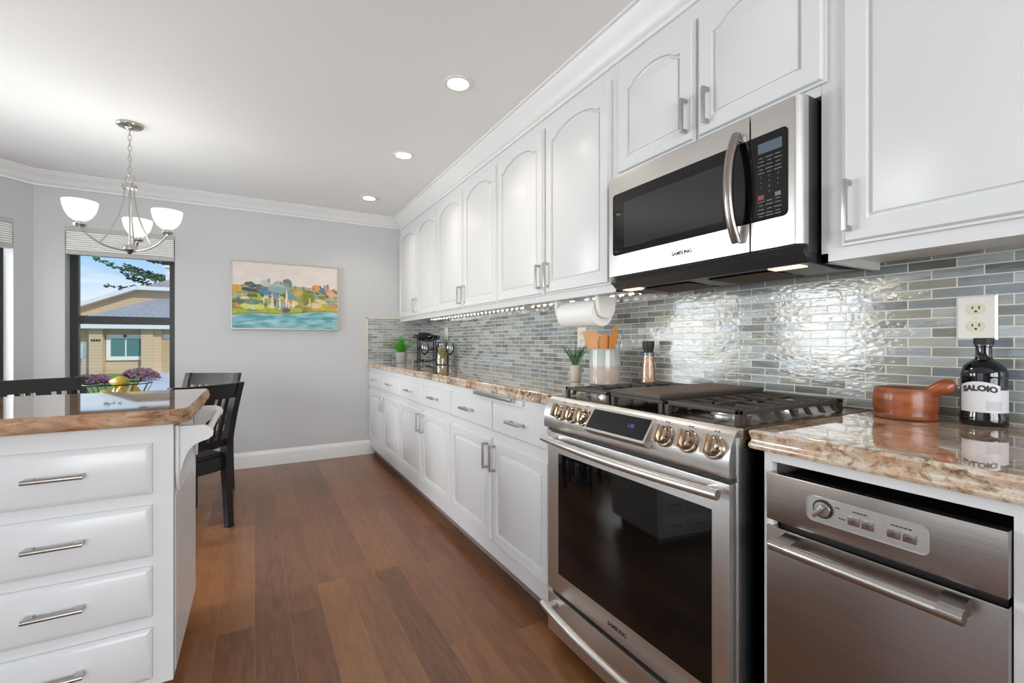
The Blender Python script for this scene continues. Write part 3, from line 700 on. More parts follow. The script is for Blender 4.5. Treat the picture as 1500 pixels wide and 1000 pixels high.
dw = b.build('storage_drawer', M['steel'], t); bow_handle('handle', dw, .672, 1.395, .178, .918, .022, .0125, M['steel'])
B().box(.985, 1.0, da, db, .206, .222).build('gap_strip', M['black'], t)
# burners
for (x, y, r) in ((1.15, 1.30, .045), (1.40, 1.30, .038), (1.15, .80, .052), (1.40, .80, .040), (1.27, 1.04, .04)):
    bb = B().lathe([(0, 0), (r, 0), (r, .006), (r*.86, .009), (r*.84, .016), (0, .016)], (x, y, .9265)).build('burner', M['steel'], t)
    B().lathe([(0, .016), (r*.74, .016), (r*.78, .019), (r*.74, .024), (0, .025)], (x, y, .9265)).build('burner_cap', M['iron'], bb)
def grate(y0, y1, x0=1.025, x1=1.515):
    b = B(); zt, zb = .964, .952
    b.box(x0, x0+.014, y0, y1, zb, zt, .002).box(x1-.014, x1, y0, y1, zb, zt, .002)
    for x in (x0, x1-.014):
        for y in (y0, y1-.014): b.box(x, x+.014, y, y+.014, .9268, zt, .002)
    n = 7
    for i in range(n):
        x = x0+(x1-x0)*(i+.5)/n
        if i % 2 == 0:
            pts = [(y0-.004, .930), (y0+.010, .952), (y0+.014, .964), (y1-.014, .964), (y1-.010, .952), (y1+.004, .930), (y1-.008, .930), (y1-.022, .952), (y0+.022, .952), (y0+.008, .930)]
            b.prism(pts, lambda u, v, w: (w, u, v), x-.006, x+.006)
        else:
            ym = (y0+y1)/2
            for (a, c, s) in ((y0, ym-.035, 1), (ym+.035, y1, -1)):
                if s > 0: pts = [(a-.004, .930), (a+.010, .952), (a+.014, .964), (c, .964), (c, .953), (a+.022, .952), (a+.008, .930)]
                else: pts = [(c+.004, .930), (c-.010, .952), (c-.014, .964), (a, .964), (a, .953), (c-.022, .952), (c-.008, .930)]
                b.prism(pts, lambda u, v, w: (w, u, v), x-.006, x+.006)
    for xx in (x0+.07, x1-.20):
        b.box(xx, xx+.13, (y0+y1)/2-.004, (y0+y1)/2+.004, .956, .9665, .001)
    b.box(x0+.005, x1-.005, y0+.006, y0+.016, .950, .961, .001); b.box(x0+.005, x1-.005, y1-.016, y1-.006, .950, .961, .001)
    return b.build('grate', M['iron'], t, label='cast iron pan support')
grate(.690, .922); grate(1.160, 1.400); 
b = B()
for x in (1.025, 1.501): b.box(x, x+.014, .930, 1.150, .952, .962, .002)
for x in (1.025, 1.501):
    for y in (.932, 1.134): b.box(x, x+.014, y, y+.014, .9268, .958, .002)
b.box(1.03, 1.51, .932, .944, .952, .962, .001); b.box(1.03, 1.51, 1.136, 1.148, .952, .962, .001)
b.build('grate', M['iron'], t, label='centre cast iron support under the griddle')
gr = B().box(1.018, 1.520, .934, 1.146, .9625, .976, .003).build('griddle', M['iron'], t, label='flat dark griddle plate')
B().box(1.040, 1.498, .952, 1.128, .976, .9772).build('cooking_surface', M['griddle'], gr)

# ================================================================== microwave
t = thing('microwave', 'stainless over-the-range microwave with black glass door', 'microwave', (1.45, 1.05, 1.35))
ya, yb = .682, 1.412
B().box(1.285, XW-.012, ya-.012, yb+.012, 1.372, 1.792).build('body', M['dark_plastic'], t)
# front: door and control side
def front(y0, y1, name, rr=.02):
    b = B(); P = []
    b.box(1.250, 1.286, y0, y1, 1.393, 1.788, .003)
    return b.build(name, M['steel'], t)
md = front(.8105, yb, 'door'); mc = front(ya, .8065, 'control_panel')
# rounded steel end trim on the right
B().prism([(1.2505, .6818), (1.256, .674), (1.268, .668), (1.286, .667), (1.286, .6818)], lambda u, v, w: (u, v, w), 1.393, 1.788).build('end_trim', M['steel'], t)
def rrect(y0, y1, z0, z1, r, sides):
    P = []
    for (cy, cz, a0, k) in ((y1-r, z1-r, 0, 0), (y0+r, z1-r, 90, 1), (y0+r, z0+r, 180, 2), (y1-r, z0+r, 270, 3)):
        if k in sides: P += rc(cy, cz, r, a0, a0+90, 5)
        else: P.append([(y1, z1), (y0, z1), (y0, z0), (y1, z0)][k])
    return P
B().prism(rrect(.8107, 1.388, 1.474, 1.716, .014, (0, 3)), lambda u, v, w: (1.250-w, u, v), -.001, .0012).build('window', M['black_glass'], md, label='black glass window')
B().prism(rrect(.895, 1.325, 1.500, 1.675, .006, (0, 1, 2, 3)), lambda u, v, w: (1.250-w, u, v), .0012, .0018).build('inner_window', M['window_glass_dark'], md)
kp = B().prism(rrect(.700, .8063, 1.474, 1.716, .014, (1, 2)), lambda u, v, w: (1.250-w, u, v), -.001, .0012).build('keypad', M['black_glass'], mc, label='black keypad with small grey print')
B().prism(rrect(.716, .784, 1.663, 1.692, .002, (0, 1, 2, 3)), lambda u, v, w: (1.250-w, u, v), .0012, .0018).build('display', M['lcd'], mc)
tf = lambda cy, cz: (lambda x, y, z: (1.2484-z, cy-x, cz+y))
cols = (.775, .751, .727)
for r in range(4):
    for c_ in range(3):
        s = '123456789'[r*3+c_] if r < 3 else ('', '0', '')[c_]
        if s: text('digit', s, .0085, M['grey_ink'], kp, fn=tf(cols[c_], 1.598-r*.0145-.002), depth=.0001)
for r, z in enumerate((1.650, 1.640, 1.629, 1.618, 1.608, 1.527, 1.517, 1.505, 1.494, 1.486)):
    for c_ in range(3):
        w_ = .006+.0022*((r*7+c_*5) % 3)
        B().box(1.2478, 1.2487, cols[c_]-w_, cols[c_]+w_, z-.0012, z+.0012).build('printed_legend', M['grey_ink'], kp)
B().box(1.2478, 1.2487, .766, .784, 1.533, 1.546).build('stop_key', M['red_ink'], kp, label='dull red key')
B().box(1.2478, 1.2487, .719, .735, 1.534, 1.545).build('start_key', M['grey_ink'], kp)
# handle
n = 20; pts = [(1.236-.040*(1-abs(2*i/n-1)**2.2), .842, 1.425+.315*i/n) for i in range(n+1)]
h = B().tube(pts, .0125, 14, flat=1.15, up=(1, 0, 0)).build('handle', M['steel_dark'], md)
for z in (1.436, 1.729): B().box(1.226, 1.251, .832, .852, z-.011, z+.011, .003).build('mount', M['steel_dark'], h)
text('brand_lettering', 'SAMSUNG', .018, M['ink'], md, fn=lambda x, y, z: (1.2494-z, 1.052-x, 1.432+y), bold=.0005)
# underside hood
b = B(); b.prism([(1.270, 1.372), (1.285, 1.392), (XW-.012, 1.392), (XW-.012, 1.352), (1.45, 1.338), (1.30, 1.346)], lambda u, v, w: (u, w, v), ya-.010, yb+.010)
hd = b.build('hood_underside', M['dark_plastic'], t)
for y0 in (.76, 1.06):
    g = B()
    for i in range(2): g.prism([(1.33, 1.3428), (1.50, 1.3392), (1.50, 1.3372), (1.33, 1.3402)], lambda u, v, w: (u, w, v), y0+.03, y0+.25)
    g.build('grease_filter', M['grill_brown'], hd, label='brown mesh filter')
for y0 in (.70, 1.30):
    B().prism([(1.305, 1.3445), (1.345, 1.3435), (1.345, 1.3405), (1.305, 1.3425)], lambda u, v, w: (u, w, v), y0, y0+.09).build('hood_lamp', M['bulb2'], hd, label='small warm lamp')
l = bpy.data.lights.new('hood_light', 'AREA'); l.size = .08; l.energy = .5; l.color = (1, .8, .55)
for yy in (.745, 1.345):
    lo = bpy.data.objects.new('hood_light', l); COL.objects.link(lo); lo.location = (1.325, yy, 1.335)

# ================================================================== trash compactor
t = thing('trash_compactor', 'stainless built-in compactor with bar handle, right of the range', 'trash compactor', (1.3, .42, 0))
ya, yb = .232, .6095
B().box(1.030, 1.50, .238, .596, .02, .825).build('body', M['black'], t)
cp = B().box(1.003, 1.030, ya, yb, .736, .840, .002).build('control_panel', M['steel_dark'], t)
dd = B().box(1.003, 1.030, ya, yb, .10, .722, .002).build('drawer_front', M['steel_dark'], t)
B().box(1.012, 1.040, ya+.002, yb-.002, .02, .098).build('toe_plate', M['black'], t)
B().box(1.008, 1.026, yb-.012, yb+.001, .7225, .7355, .001).build('hinge_tab', M['white_plastic'], t)
P = rrect(.326, .522, .765, .814, .011, (0, 1, 2, 3))
b = B(); b.prism(P, lambda u, v, w: (1.003-w, u, v), 0, .0012); ip = b.build('inset_panel', M['steel'], cp, label='rounded grey inset with knob and buttons')
b = B(); Po = offset_poly(P, -.0016)
rg = loops(b, lambda u, v, w: (1.003-w, u, v), [(Po, 0), (Po, .002), (P, .002), (P, 0)]); b.build('inset_rim', M['steel'], ip)
k = B().lathe([(0, 0), (.0175, 0), (.0175, -.0015), (.0155, -.0015), (.0145, -.006), (0, -.007)], (1.0018, .492, .793), axis='X').build('knob', M['nickel'], ip, label='small silver knob with pointer')
B().lathe([(.0158, 0), (.0185, 0), (.0185, -.0018), (.0158, -.0018)], (1.0014, .492, .793), axis='X').build('ring', M['black'], k)
g = B(); g.box(-.004, .004, -.015, .015, 0, .013, .0015, M=Matrix.Translation((.996, .494, .791)) @ Matrix(((0, 0, -1, 0), (1, 0, 0, 0), (0, 1, 0, 0), (0, 0, 0, 1))) @ Matrix.Rotation(math.radians(38), 4, 'Z'))
g.build('pointer', M['nickel'], k)
for yy in (.438, .415, .375, .352):
    bt = B().box(.9995, 1.002, yy-.0095, yy+.0095, .778, .794, .0006).build('button', M['steel_dark'], ip)
    B().box(.9990, 1.0, yy-.003, yy+.003, .7845, .7865).build('printed_mark', M['ink'], bt)
for yc, zc_, n_, w_ in ((.428, .804, 4, .005), (.364, .801, 5, .005), (.466, .803, 2, .003), (.458, .784, 3, .003)):
    for q in range(n_):
        y_ = yc-(q-(n_-1)/2)*(w_+.0012)
        B().box(1.0012, 1.0018, y_-w_/2, y_+w_/2, zc_-.0012, zc_+.0012).build('printed_legend', M['ink'], ip)
h = B().tube([(.955, .268, .7025), (.955, .572, .7025)], .0118, 20)
for i in range(9):
    for (a, c) in ((.268, .300), (.540, .572)):
        an = math.radians(40+i*16); h.tube([(.955+.0118*math.cos(an), a, .7025+.0118*math.sin(an)), (.955+.0118*math.cos(an), c, .7025+.0118*math.sin(an))], .0011, 6)
h = h.build('handle', M['nickel'], dd, label='thick round bar handle')
for yy in (.290, .550):
    B().prism([(.955, .694), (.955, .711), (1.003, .719), (1.003, .690)], lambda u, v, w: (u, w, v), yy-.016, yy+.016).build('mount', M['nickel'], h)

# ================================================================== lighting fixtures
gl = 'recessed ceiling lights'
proto = None
for i, (x, y, lab) in enumerate(((.882, 2.105, 'round recessed ceiling light nearest the camera'), (.892, 3.095, 'middle one of the three round recessed ceiling lights'), (.892, 4.167, 'round recessed ceiling light farthest back, by the end wall'))):
    if proto is None:
        t = proto = thing('recessed_light', lab, 'ceiling light', (x, y, CZ), 0, gl)
        B().lathe([(.050, -.002), (.054, -.006), (.062, -.007), (.070, -.004), (.071, -.0005), (.050, -.0005)], (x, y, CZ), 40).build('trim_ring', M['trim'], t)
        B().lathe([(0, -.0035), (.050, -.003), (.051, -.001), (0, -.001)], (x, y, CZ), 32).build('lens', M['bulb'], t, label='glowing warm white lens')
    else:
        t = copy_tree(proto); t.location = (x, y, CZ); t['label'] = lab
    l = bpy.data.lights.new('recessed_lamp', 'AREA'); l.shape = 'DISK'; l.size = .09; l.energy = 1.9; l.color = (1, .90, .78); l.spread = math.radians(120)
    lo = bpy.data.objects.new('recessed_lamp', l); COL.objects.link(lo); lo.location = (x, y, CZ-.012)

# under-cabinet LED strips
def led_strip(y0, y1, lab):
    t = thing('led_strip', lab, 'light strip', (1.50, y0, 1.34), 0, 'under-cabinet light strips')
    B().box(1.515, 1.545, y0, y1, 1.359, 1.3665).build('strip_base', M['white_plastic'], t)
    n = int((y1-y0)/.034); n = min(n, 98)
    p = None
    for i in range(n):
        y = y0+.017+i*(y1-y0-.03)/n
        if p is None: p = B().sphere((1.53, y, 1.356), .0058, (1, 1, .9), 8, 5).build('led', M['led'], t); py = y
        else:
            c = p.copy(); COL.objects.link(c); c.parent = t; c.location = (.008 if i % 2 else -.008, y-py, 0)
led_strip(1.475, 1.965, 'row of small white lights behind the paper towels, nearest the microwave')
led_strip(2.00, 2.50, 'row of small white lights under the cabinets, left of the paper towels')
led_strip(2.54, 4.35, 'longest row of small white lights under the far wall cabinets')

# chandelier
CX, CY = -.643, 3.456
t = thing('chandelier', 'brushed nickel three-arm chandelier with white glass bowl shades', 'chandelier', (CX, CY, CZ))
B().lathe([(0, CZ-.001), (.064, CZ-.001), (.064, CZ-.010), (.058, CZ-.016), (.022, CZ-.022), (.010, CZ-.034), (0, CZ-.036)], (CX, CY, 0), 36).build('canopy', M['nickel'], t)
z = CZ-.030
for i in range(9):
    r0 = .013; pts = [(CX+(math.cos(a)*r0*.6 if i % 2 else 0), CY+(0 if i % 2 else math.cos(a)*r0*.6), z-.017+math.sin(a)*.020) for a in [2*PI*k/14 for k in range(14)]]
    B().tube(pts, .0022, 6, closed=True).build('chain_link', M['nickel'], t); z -= .0315
zr = z-.014
B().tube([(CX+math.cos(2*PI*k/20)*.026*.87, CY-math.cos(2*PI*k/20)*.026*.49, zr+math.sin(2*PI*k/20)*.026) for k in range(20)], .0035, 8, closed=True).build('ring', M['nickel'], t)
zc = zr-.030
B().lathe([(0, zc+.006), (.008, zc+.006), (.010, zc), (.036, zc-.002), (.036, zc-.026), (.010, zc-.028), (0, zc-.028)], (CX, CY, 0), 28).build('collar', M['nickel'], t)
B().cyl((CX, CY, zc-.02), (CX, CY, 1.70), .005).build('centre_rod', M['nickel'], t)
B().lathe([(0, 1.705), (.034, 1.702), (.036, 1.690), (.036, 1.676), (.020, 1.668), (.010, 1.655), (0, 1.650)], (CX, CY, 0), 28).build('hub', M['nickel'], t)
base_a = math.radians(-29.49)
for i in range(3):
    a = base_a+i*2*PI/3; dx, dy = math.cos(a), math.sin(a); R0 = .222
    def P(r, z): return (CX+dx*r, CY+dy*r, z)
    arm = [P(.02+(R0-.02)*k/14, 1.672+.090*(k/14)**2.6) for k in range(15)]+[P(R0, 1.775)]
    am = B().tube(arm, .0052, 10).build('arm', M['nickel'], t)
    sr = [P(.026+.115*(k/16)**2.0, zc-.022-(zc-.022-1.690)*(k/16)) for k in range(17)]
    B().tube(sr, .0042, 8).build('curved_stay', M['nickel'], t)
    c = P(R0, 0)
    B().lathe([(0, 1.768), (.024, 1.770), (.030, 1.778), (.030, 1.784), (.018, 1.788), (.018, 1.797), (0, 1.797)], c, 24).build('socket_cup', M['nickel'], am)
    B().lathe([(.016, 1.798), (.030, 1.802), (.050, 1.820), (.066, 1.850), (.074, 1.880), (.077, 1.905), (.074, 1.905), (.071, 1.880), (.062, 1.851), (.047, 1.824), (.028, 1.806), (.016, 1.802)], c, 32).build('glass_shade', M['shade'], t)
    B().lathe([(0, 1.80), (.012, 1.80), (.014, 1.83), (.024, 1.855), (.022, 1.874), (0, 1.885)], c, 16).build('bulb', M['shade_bulb'], am)
    l = bpy.data.lights.new('chandelier_bulb', 'POINT'); l.energy = .4; l.color = (1, .95, .88); l.shadow_soft_size = .03
    lo = bpy.data.objects.new('chandelier_bulb', l); COL.objects.link(lo); lo.location = (c[0], c[1], 1.90)

# ================================================================== blinds
def blind(lab, f, w, top, bot, x=0):
    t = thing('window_blind', lab, 'blind', f(w/2, bot, 0), 0, 'raised white blinds')
    B().prism([(.001, top-.035), (w-.001, top-.035), (w-.001, top-.0015), (.001, top-.0015)], f, .000, .055).build('head_rail', M['blind_rail'], t)
    n = 9; b = B(); h = (top-.035-(bot+.032))/n
    for i in range(n):
        z = top-.035-h*(i+1); b.prism([(.006, z+h*.12), (w-.006, z+h*.12), (w-.006, z+h*.80), (.006, z+h*.80)], f, .000, .048)
    b.prism([(.010, bot+.032), (w-.010, bot+.032), (w-.010, top-.035), (.010, top-.035)], f, .016, .040)
    b.build('slats', M['blind'], t)
    B().prism([(.003, bot), (w-.003, bot), (w-.003, bot+.032), (.003, bot+.032)], f, .000, .052).build('bottom_rail', M['blind_rail'], t)
blind('raised white slatted blind behind the chandelier, over the window with a view', lambda u, v, w: (BX+.174+u, YB-.004+w, v), .686, 2.03, 1.815)
blind('raised white slatted blind at the left edge, over the angled bay window', lambda u, v, w: (BX-(.115+u)*s2-s2*(w-.004), YB-(.115+u)*s2+s2*(w-.004), v), 1.185, 2.03, 1.815)

# ================================================================== painting
def clampmix(a, b, t): t = max(0, min(1, t)); return tuple(a[i]+(b[i]-a[i])*t for i in range(3))
def srgb(h): 
    c = [((int(h[i:i+2], 16)/255)) for i in (0, 2, 4)]; return tuple(x/12.92 if x <= .04045 else ((x+.055)/1.055)**2.4 for x in c)
rp = random.Random(3)
BL_ = []   # blobs: cx, cy, rx, ry, colour
def blob(*a): BL_.append(a)
for i in range(60):   # roofs and shrubs on the hill
    x = rp.random(); hgt = .36+.10*math.sin(x*PI) if x > .25 else .36+.03*x
    blob(x, 1-(hgt-.04+rp.random()*.12), .02+rp.random()*.03, .012+rp.random()*.02, rp.choice(['4A4E4C', '6B5E57', 'B98F76', '8FA39A', '5B6B50', 'C9A58C', '3F4A52', 'D9CDB8']))
for i in range(70):
    x = rp.random(); blob(x, .28+rp.random()*.24, .02+rp.random()*.04, .015+rp.random()*.035, rp.choice(['7F8A2E', 'A7B04A', '5E6F5A', '8EA39B', 'C8A23A', '5D6B33', 'D9C9A0', '55606A', 'B7C9B5', '93803C', 'C98B5A', '4A5A48']))
blob(.04, .60, .045, .055, 'D1A23A'); blob(.64, .52, .085, .11, '8A8A22'); blob(.60, .58, .05, .06, 'B79A2E'); blob(.70, .48, .07, .07, '7C8527')
blob(.79, .66, .05, .05, 'D99A5A'); blob(.85, .62, .03, .05, '5E7A85'); blob(.93, .58, .04, .06, 'D8A084'); blob(.90, .68, .018, .045, 'B58070')
for x, y, c in ((.28, .58, '557E93'), (.38, .53, '5A7F96'), (.36, .63, '8FA89F'), (.48, .64, '8AA3A0'), (.53, .51, '6B93A2'), (.42, .68, '9DB3AA'), (.50, .72, '6C7A80'), (.42, .6, '86A59E'), (.3, .70, 'B7BFB4')):
    blob(x, y, .045, .055, c); blob(x+.02, y-.02, .03, .04, c)
for x in (.33, .83, .87, .76, .66, .58, .53, .44, .90): blob(x, .70+.06*math.sin(x*7), .009, .03, '6A7270'); 
for x, y0, y1, c in ((.36, .33, .55, 'E8E2CF'), (.385, .31, .5, '4A4A3C'), (.43, .30, .52, 'E5DFD0'), (.495, .36, .60, 'E8E4D4'), (.515, .32, .44, 'E6E2CF'), (.56, .31, .42, 'EDE9D8'), (.28, .34, .48, 'D9D5B5'), (.72, .36, .48, 'D8D2B8')):
    blob(x, (y0+y1)/2, .006, (y1-y0)/2, c)
for x in (.12, .2, .24): blob(x, .32+.04*rp.random(), .05, .04, 'C7CF6A')
for x in (.16, .07, .2): blob(x, .40, .045, .035, '5F7060')
def paint(u, v):
    n1 = mnoise.noise(Vector((u*9, v*14, 1))); n2 = mnoise.noise(Vector((u*26, v*34, 5)))
    shore = .215+.075*u+.012*math.sin(u*9)+.03*max(0, u-.55)-.11*max(0, u-.8)
    ridge = .66+.07*math.sin(u*3.1)*(.4+u*.3)-.05*u+.018*n2+.02*n1
    if v > ridge:
        c = clampmix(srgb('E3D9D2'), srgb('DDCFC6'), .5+n1)
    elif v < shore-.015:
        t = .5+.9*n1+.5*mnoise.noise(Vector((u*5, v*40, 9))); c = clampmix(srgb('4F9FA8'), srgb('A9CDD0'), t)
        if mnoise.noise(Vector((u*6, v*22, 3))) > .25: c = clampmix(c, srgb('2F8790'), .6)
    elif v < shore: c = srgb('8C7F5A')
    elif v < shore+.085+.02*n1:
        c = srgb('D9A82E') if (.60 < u < .88 and v > shore+.02) or u > .95 else clampmix(srgb('8FA62C'), srgb('C3B84A'), .4+n2)
    else: c = clampmix(srgb('7C8A55'), srgb('C2B48C'), .5+n2+n1*.5)
    uu, vv = u+.006*n2, v+.01*n1
    for cx, cy, rx, ry, h in BL_:
        if v < shore: break
        d = ((uu-cx)/rx)**2+((vv-cy)/ry)**2
        if d < 1+.5*n2: c = clampmix(srgb(h), (1, 1, 1), max(0, n1*.22))
    return c
t = thing('painting', 'landscape painting of a lake and hillside on the grey end wall', 'painting', (.264, 4.748, 1.25))
x0, x1, z0, z1 = -.184, .712, 1.250, 1.860; yf = 4.714
nu, nv = 200, 136; vs = []; fs = []
for j in range(nv+1):
    for i in range(nu+1): vs.append((x0+.010+(x1-x0-.020)*i/nu, yf+.003, z0+.010+(z1-z0-.020)*j/nv))
for j in range(nv):
    for i in range(nu): a = j*(nu+1)+i; fs.append((a, a+1, a+nu+2, a+nu+1))
me = bpy.data.meshes.new('canvas'); me.from_pydata(vs, [], fs); at = me.color_attributes.new('paint', 'FLOAT_COLOR', 'POINT')
for j in range(nv+1):
    for i in range(nu+1): at.data[j*(nu+1)+i].color = (*paint(i/nu, j/nv), 1)
me.materials.append(M['painting']); cv = bpy.data.objects.new('canvas', me); COL.objects.link(cv); cv.parent = t; me.transform(wm(t).inverted())
b = B().box(x0, x0+.010, yf, 4.748, z0, z1).box(x1-.010, x1, yf, 4.748, z0, z1).box(x0+.010, x1-.010, yf, 4.748, z0, z0+.010).box(x0+.010, x1-.010, yf, 4.748, z1-.010, z1)
b.box(x0+.01, x1-.01, yf+.006, 4.746, z0+.01, z1-.01)
b.build('frame', M['card'], t, label='thin bronze-coloured frame')

# ================================================================== outlets
def outlet(y, z, lab, w=.078, h=.116):
    t = thing('outlet', lab, 'outlet', (XW-.008, y, z), 0, 'cream outlets on the mosaic')
    x = XW-.0085; b = B(); P = [(y-w/2, z-h/2), (y+w/2, z-h/2), (y+w/2, z+h/2), (y-w/2, z+h/2)]
    rg = loops(b, lambda u, v, q: (x-q, u, v), [(P, 0), (P, .002), (offset_poly(P, .005), .006)]); b.bm.faces.new(rg[0]); b.bm.faces.new(rg[-1])
    b.build('plate', M['outlet'], t)
    for s in (.0225, -.0225):
        pl = B(); PP = [(y+.0165*math.cos(a)*1.0, z+s+max(-.0135, min(.0135, .0165*math.sin(a)))) for a in [2*PI*k/28 for k in range(28)]]
        pl.prism(PP, lambda u, v, q: (x-q, u, v), .005, .0075); r = pl.build('receptacle', M['ivory'], t)
        B().box(x-.0082, x-.0070, y-.0075, y-.0052, z+s-.001, z+s+.0075).box(x-.0082, x-.0070, y+.0052, y+.0075, z+s, z+s+.0065).cyl((x-.0082, y, z+s-.0065), (x-.0070, y, z+s-.0065), .0027, seg=10).build('slots', M['slot'], r)
    B().cyl((x-.0068, y, z), (x-.0055, y, z), .003, seg=12).build('screw', M['nickel'], t)
outlet(.432, 1.194, 'large cream double outlet above the black bottle')
outlet(2.06, 1.160, 'small white outlet below the left end of the paper towel roll')
outlet(4.17, 1.215, 'distant white outlet plate on the tiles above the glass jar')

# ================================================================== paper towels
t = thing('paper_towel_holder', 'white under-cabinet holder with end brackets for the paper towels', 'paper towel holder', (1.42, 1.8, 1.345))
for yy in (1.628, 1.955):
    B().prism([(1.365, 1.3445), (1.475, 1.3445), (1.468, 1.28), (1.455, 1.255), (1.440, 1.245), (1.405, 1.245), (1.388, 1.255), (1.374, 1.28)], lambda u, v, w: (u, w, v), yy-.012, yy+.012).build('bracket', M['white_plastic'], t)
B().cyl((1.42, 1.63, 1.272), (1.42, 1.955, 1.272), .013).build('spindle', M['white_plastic'], t)
tag(B().lathe([(.0205, -.139), (.064, -.139), (.066, -.137), (.066, .137), (.064, .139), (.0205, .139), (.0205, -.139)], (1.42, 1.79, 1.272), 48, axis='Y').build('paper_towel_roll', M['paper'], origin=(1.42, 1.79, 1.272)),
    'white paper towel roll hanging under the wall cabinet', 'paper towels')

# ================================================================== crock and utensils
cx, cy, zt = 1.478, 1.70, .9285
t = thing('utensil_crock', 'grey and beige glazed ceramic crock holding wooden utensils', 'crock', (cx, cy, zt))
B().lathe([(0, .001), (.070, .001), (.074, .004), (.075, .012), (.0755, .165), (.074, .172), (.071, .172), (.069, .160), (.069, .012), (0, .010)], (cx, cy, zt), 40).build('pot', M['crock'], t)
def utensil(name, lab, x, y, lean, head, hz, mat_, rot=0):
    """leaning handle with a flat head; lean (dx,dy) over the whole length"""
    t = thing(name, lab, 'kitchen utensil', (x, y, zt+.012), 0, 'utensils in the crock')
    p0 = Vector((x, y, zt+.013)); p1 = Vector((x+lean[0], y+lean[1], zt+hz)); d = (p1-p0).normalized()
    B().tube([p0, p1], .006, 10).build('utensil_handle', mat_, t)
    # head facing the camera: width along camera right
    r = Vector((.87, -.49, 0)); r = Matrix.Rotation(rot, 3, 'Z') @ r; r = (r-d*r.dot(d)).normalized(); n_ = d.cross(r)
    b = B(); b.prism(head, lambda u, v, w: tuple(p1+r*u+d*v+n_*w), -.003, .003); bmesh.ops.bevel(b.bm, geom=b.bm.edges[:], offset=.001, segments=1, affect='EDGES')
    b.build('head', mat_, t)
utensil('wooden_turner', 'wide square-ended wooden turner, leftmost in the crock', cx-.030, cy+.025, (-.012, .012), [(-.010, -.02), (.012, -.02), (.032, .018), (.036, .086), (-.040, .096), (-.034, .034)], .165, M['spoonwood'])
utensil('slotted_spoon', 'round slotted wooden spoon between the turner and spatula', cx, cy, (.004, .0), [(.034*math.cos(a), .034+.046*math.sin(a)) for a in [2*PI*k/20 for k in range(20)]], .165, M['spoonwood'], .2)
utensil('wooden_spatula', 'tall narrow wooden spatula leaning right in the crock', cx-.002, cy-.018, (.020, -.010), [(-.010, -.02), (.010, -.02), (.024, .04), (.020, .108), (-.002, .118), (-.020, .055)], .170, M['spoonwood'], .5)
t = thing('wire_whisk', 'steel wire whisk leaning right, rightmost in the crock', 'kitchen utensil', (cx+.02, cy-.03, zt+.012), 0, 'utensils in the crock')
p0 = Vector((cx+.034, cy-.034, zt+.014)); p1 = Vector((cx+.056, cy-.052, zt+.178)); d = (p1-p0).normalized(); p2 = p1+d*.075
B().tube([p0, p1-d*.03], .0055, 10).build('utensil_handle', M['nickel'], t)
for k in range(5):
    a = PI*k/5; s = d.orthogonal().normalized(); s = Matrix.Rotation(a, 3, d) @ s
    B().tube([p1-d*.03+d*(.105*math.sin(q)) + s*(.022*math.sin(2*q)) if False else p1-d*.03+d*(.052-.052*math.cos(q))*2*.98*.5*1.0+s*(.020*math.sin(q)) for q in [PI*j/12 for j in range(13)]], .0010, 6).build('wire_loop', M['nickel'], t)

# ================================================================== small potted aloe
ax, ay = 1.447, 1.890
t = thing('potted_aloe', 'small spiky green plant in a ribbed beige pot beside the crock', 'potted plant', (ax, ay, zt))
b = B(); n = 40
for h in range(1):
    rings = []
    for (r, z) in ((.024, .001), (.026, .006), (.030, .085), (.027, .085), (.026, .075)):
        rings.append([b.bm.verts.new((ax+(r*(1+.035*(k % 2)))*math.cos(2*PI*k/n), ay+(r*(1+.035*(k % 2)))*math.sin(2*PI*k/n), zt+z)) for k in range(n)])
    for A, C in zip(rings, rings[1:]):
        for k in range(n): b.bm.faces.new((A[k], A[(k+1) % n], C[(k+1) % n], C[k]))
    b.bm.faces.new(rings[0][::-1])
b.build('pot', M['pot_ribbed'], t)
B().lathe([(0, .076), (.0262, .076)], (ax, ay, zt), 20).build('soil', M['soil'], t)
ra = random.Random(5)
for k in range(15):
    a = k*2.4; tilt = .22+.62*((k*37) % 15)/15; L_ = .095+.045*ra.random(); dx, dy = math.cos(a), math.sin(a)
    pts = [(ax+dx*(.006+tilt*L_*s*(.6+.4*s)), ay+dy*(.006+tilt*L_*s*(.6+.4*s)), zt+.072+L_*s*(1-.15*s*tilt)) for s in [i/8 for i in range(9)]]
    B().tube(pts, [.0062*(1-(i/8)**2.0)+.0004 for i in range(9)], 8, flat=.45).build('leaf', M['aloe'], t)

# ================================================================== salt grinder
gx, gy = 1.568, 1.505
t = thing('salt_grinder', 'clear glass grinder of pink salt with black cap, behind the range', 'grinder', (gx, gy, zt))
B().lathe([(0, .001), (.031, .001), (.033, .004), (.033, .020), (.029, .075), (.025, .120), (.023, .155), (.0222, .155), (.024, .120), (.028, .075), (.031, .020), (.0305, .006), (0, .004)], (gx, gy, zt), 28).build('glass_body', M['pane'], t)
B().lathe([(0, .005), (.0302, .0065), (.0305, .020), (.0276, .075), (.0237, .120), (.0222, .140), (0, .142)], (gx, gy, zt), 24).build('salt', M['salt'], t, label='coarse pink salt')
B().lathe([(0, .155), (.0215, .155), (.0215, .166), (.026, .178), (.0275, .205), (.026, .208), (0, .208)], (gx, gy, zt), 28).build('cap', M['cap'], t)

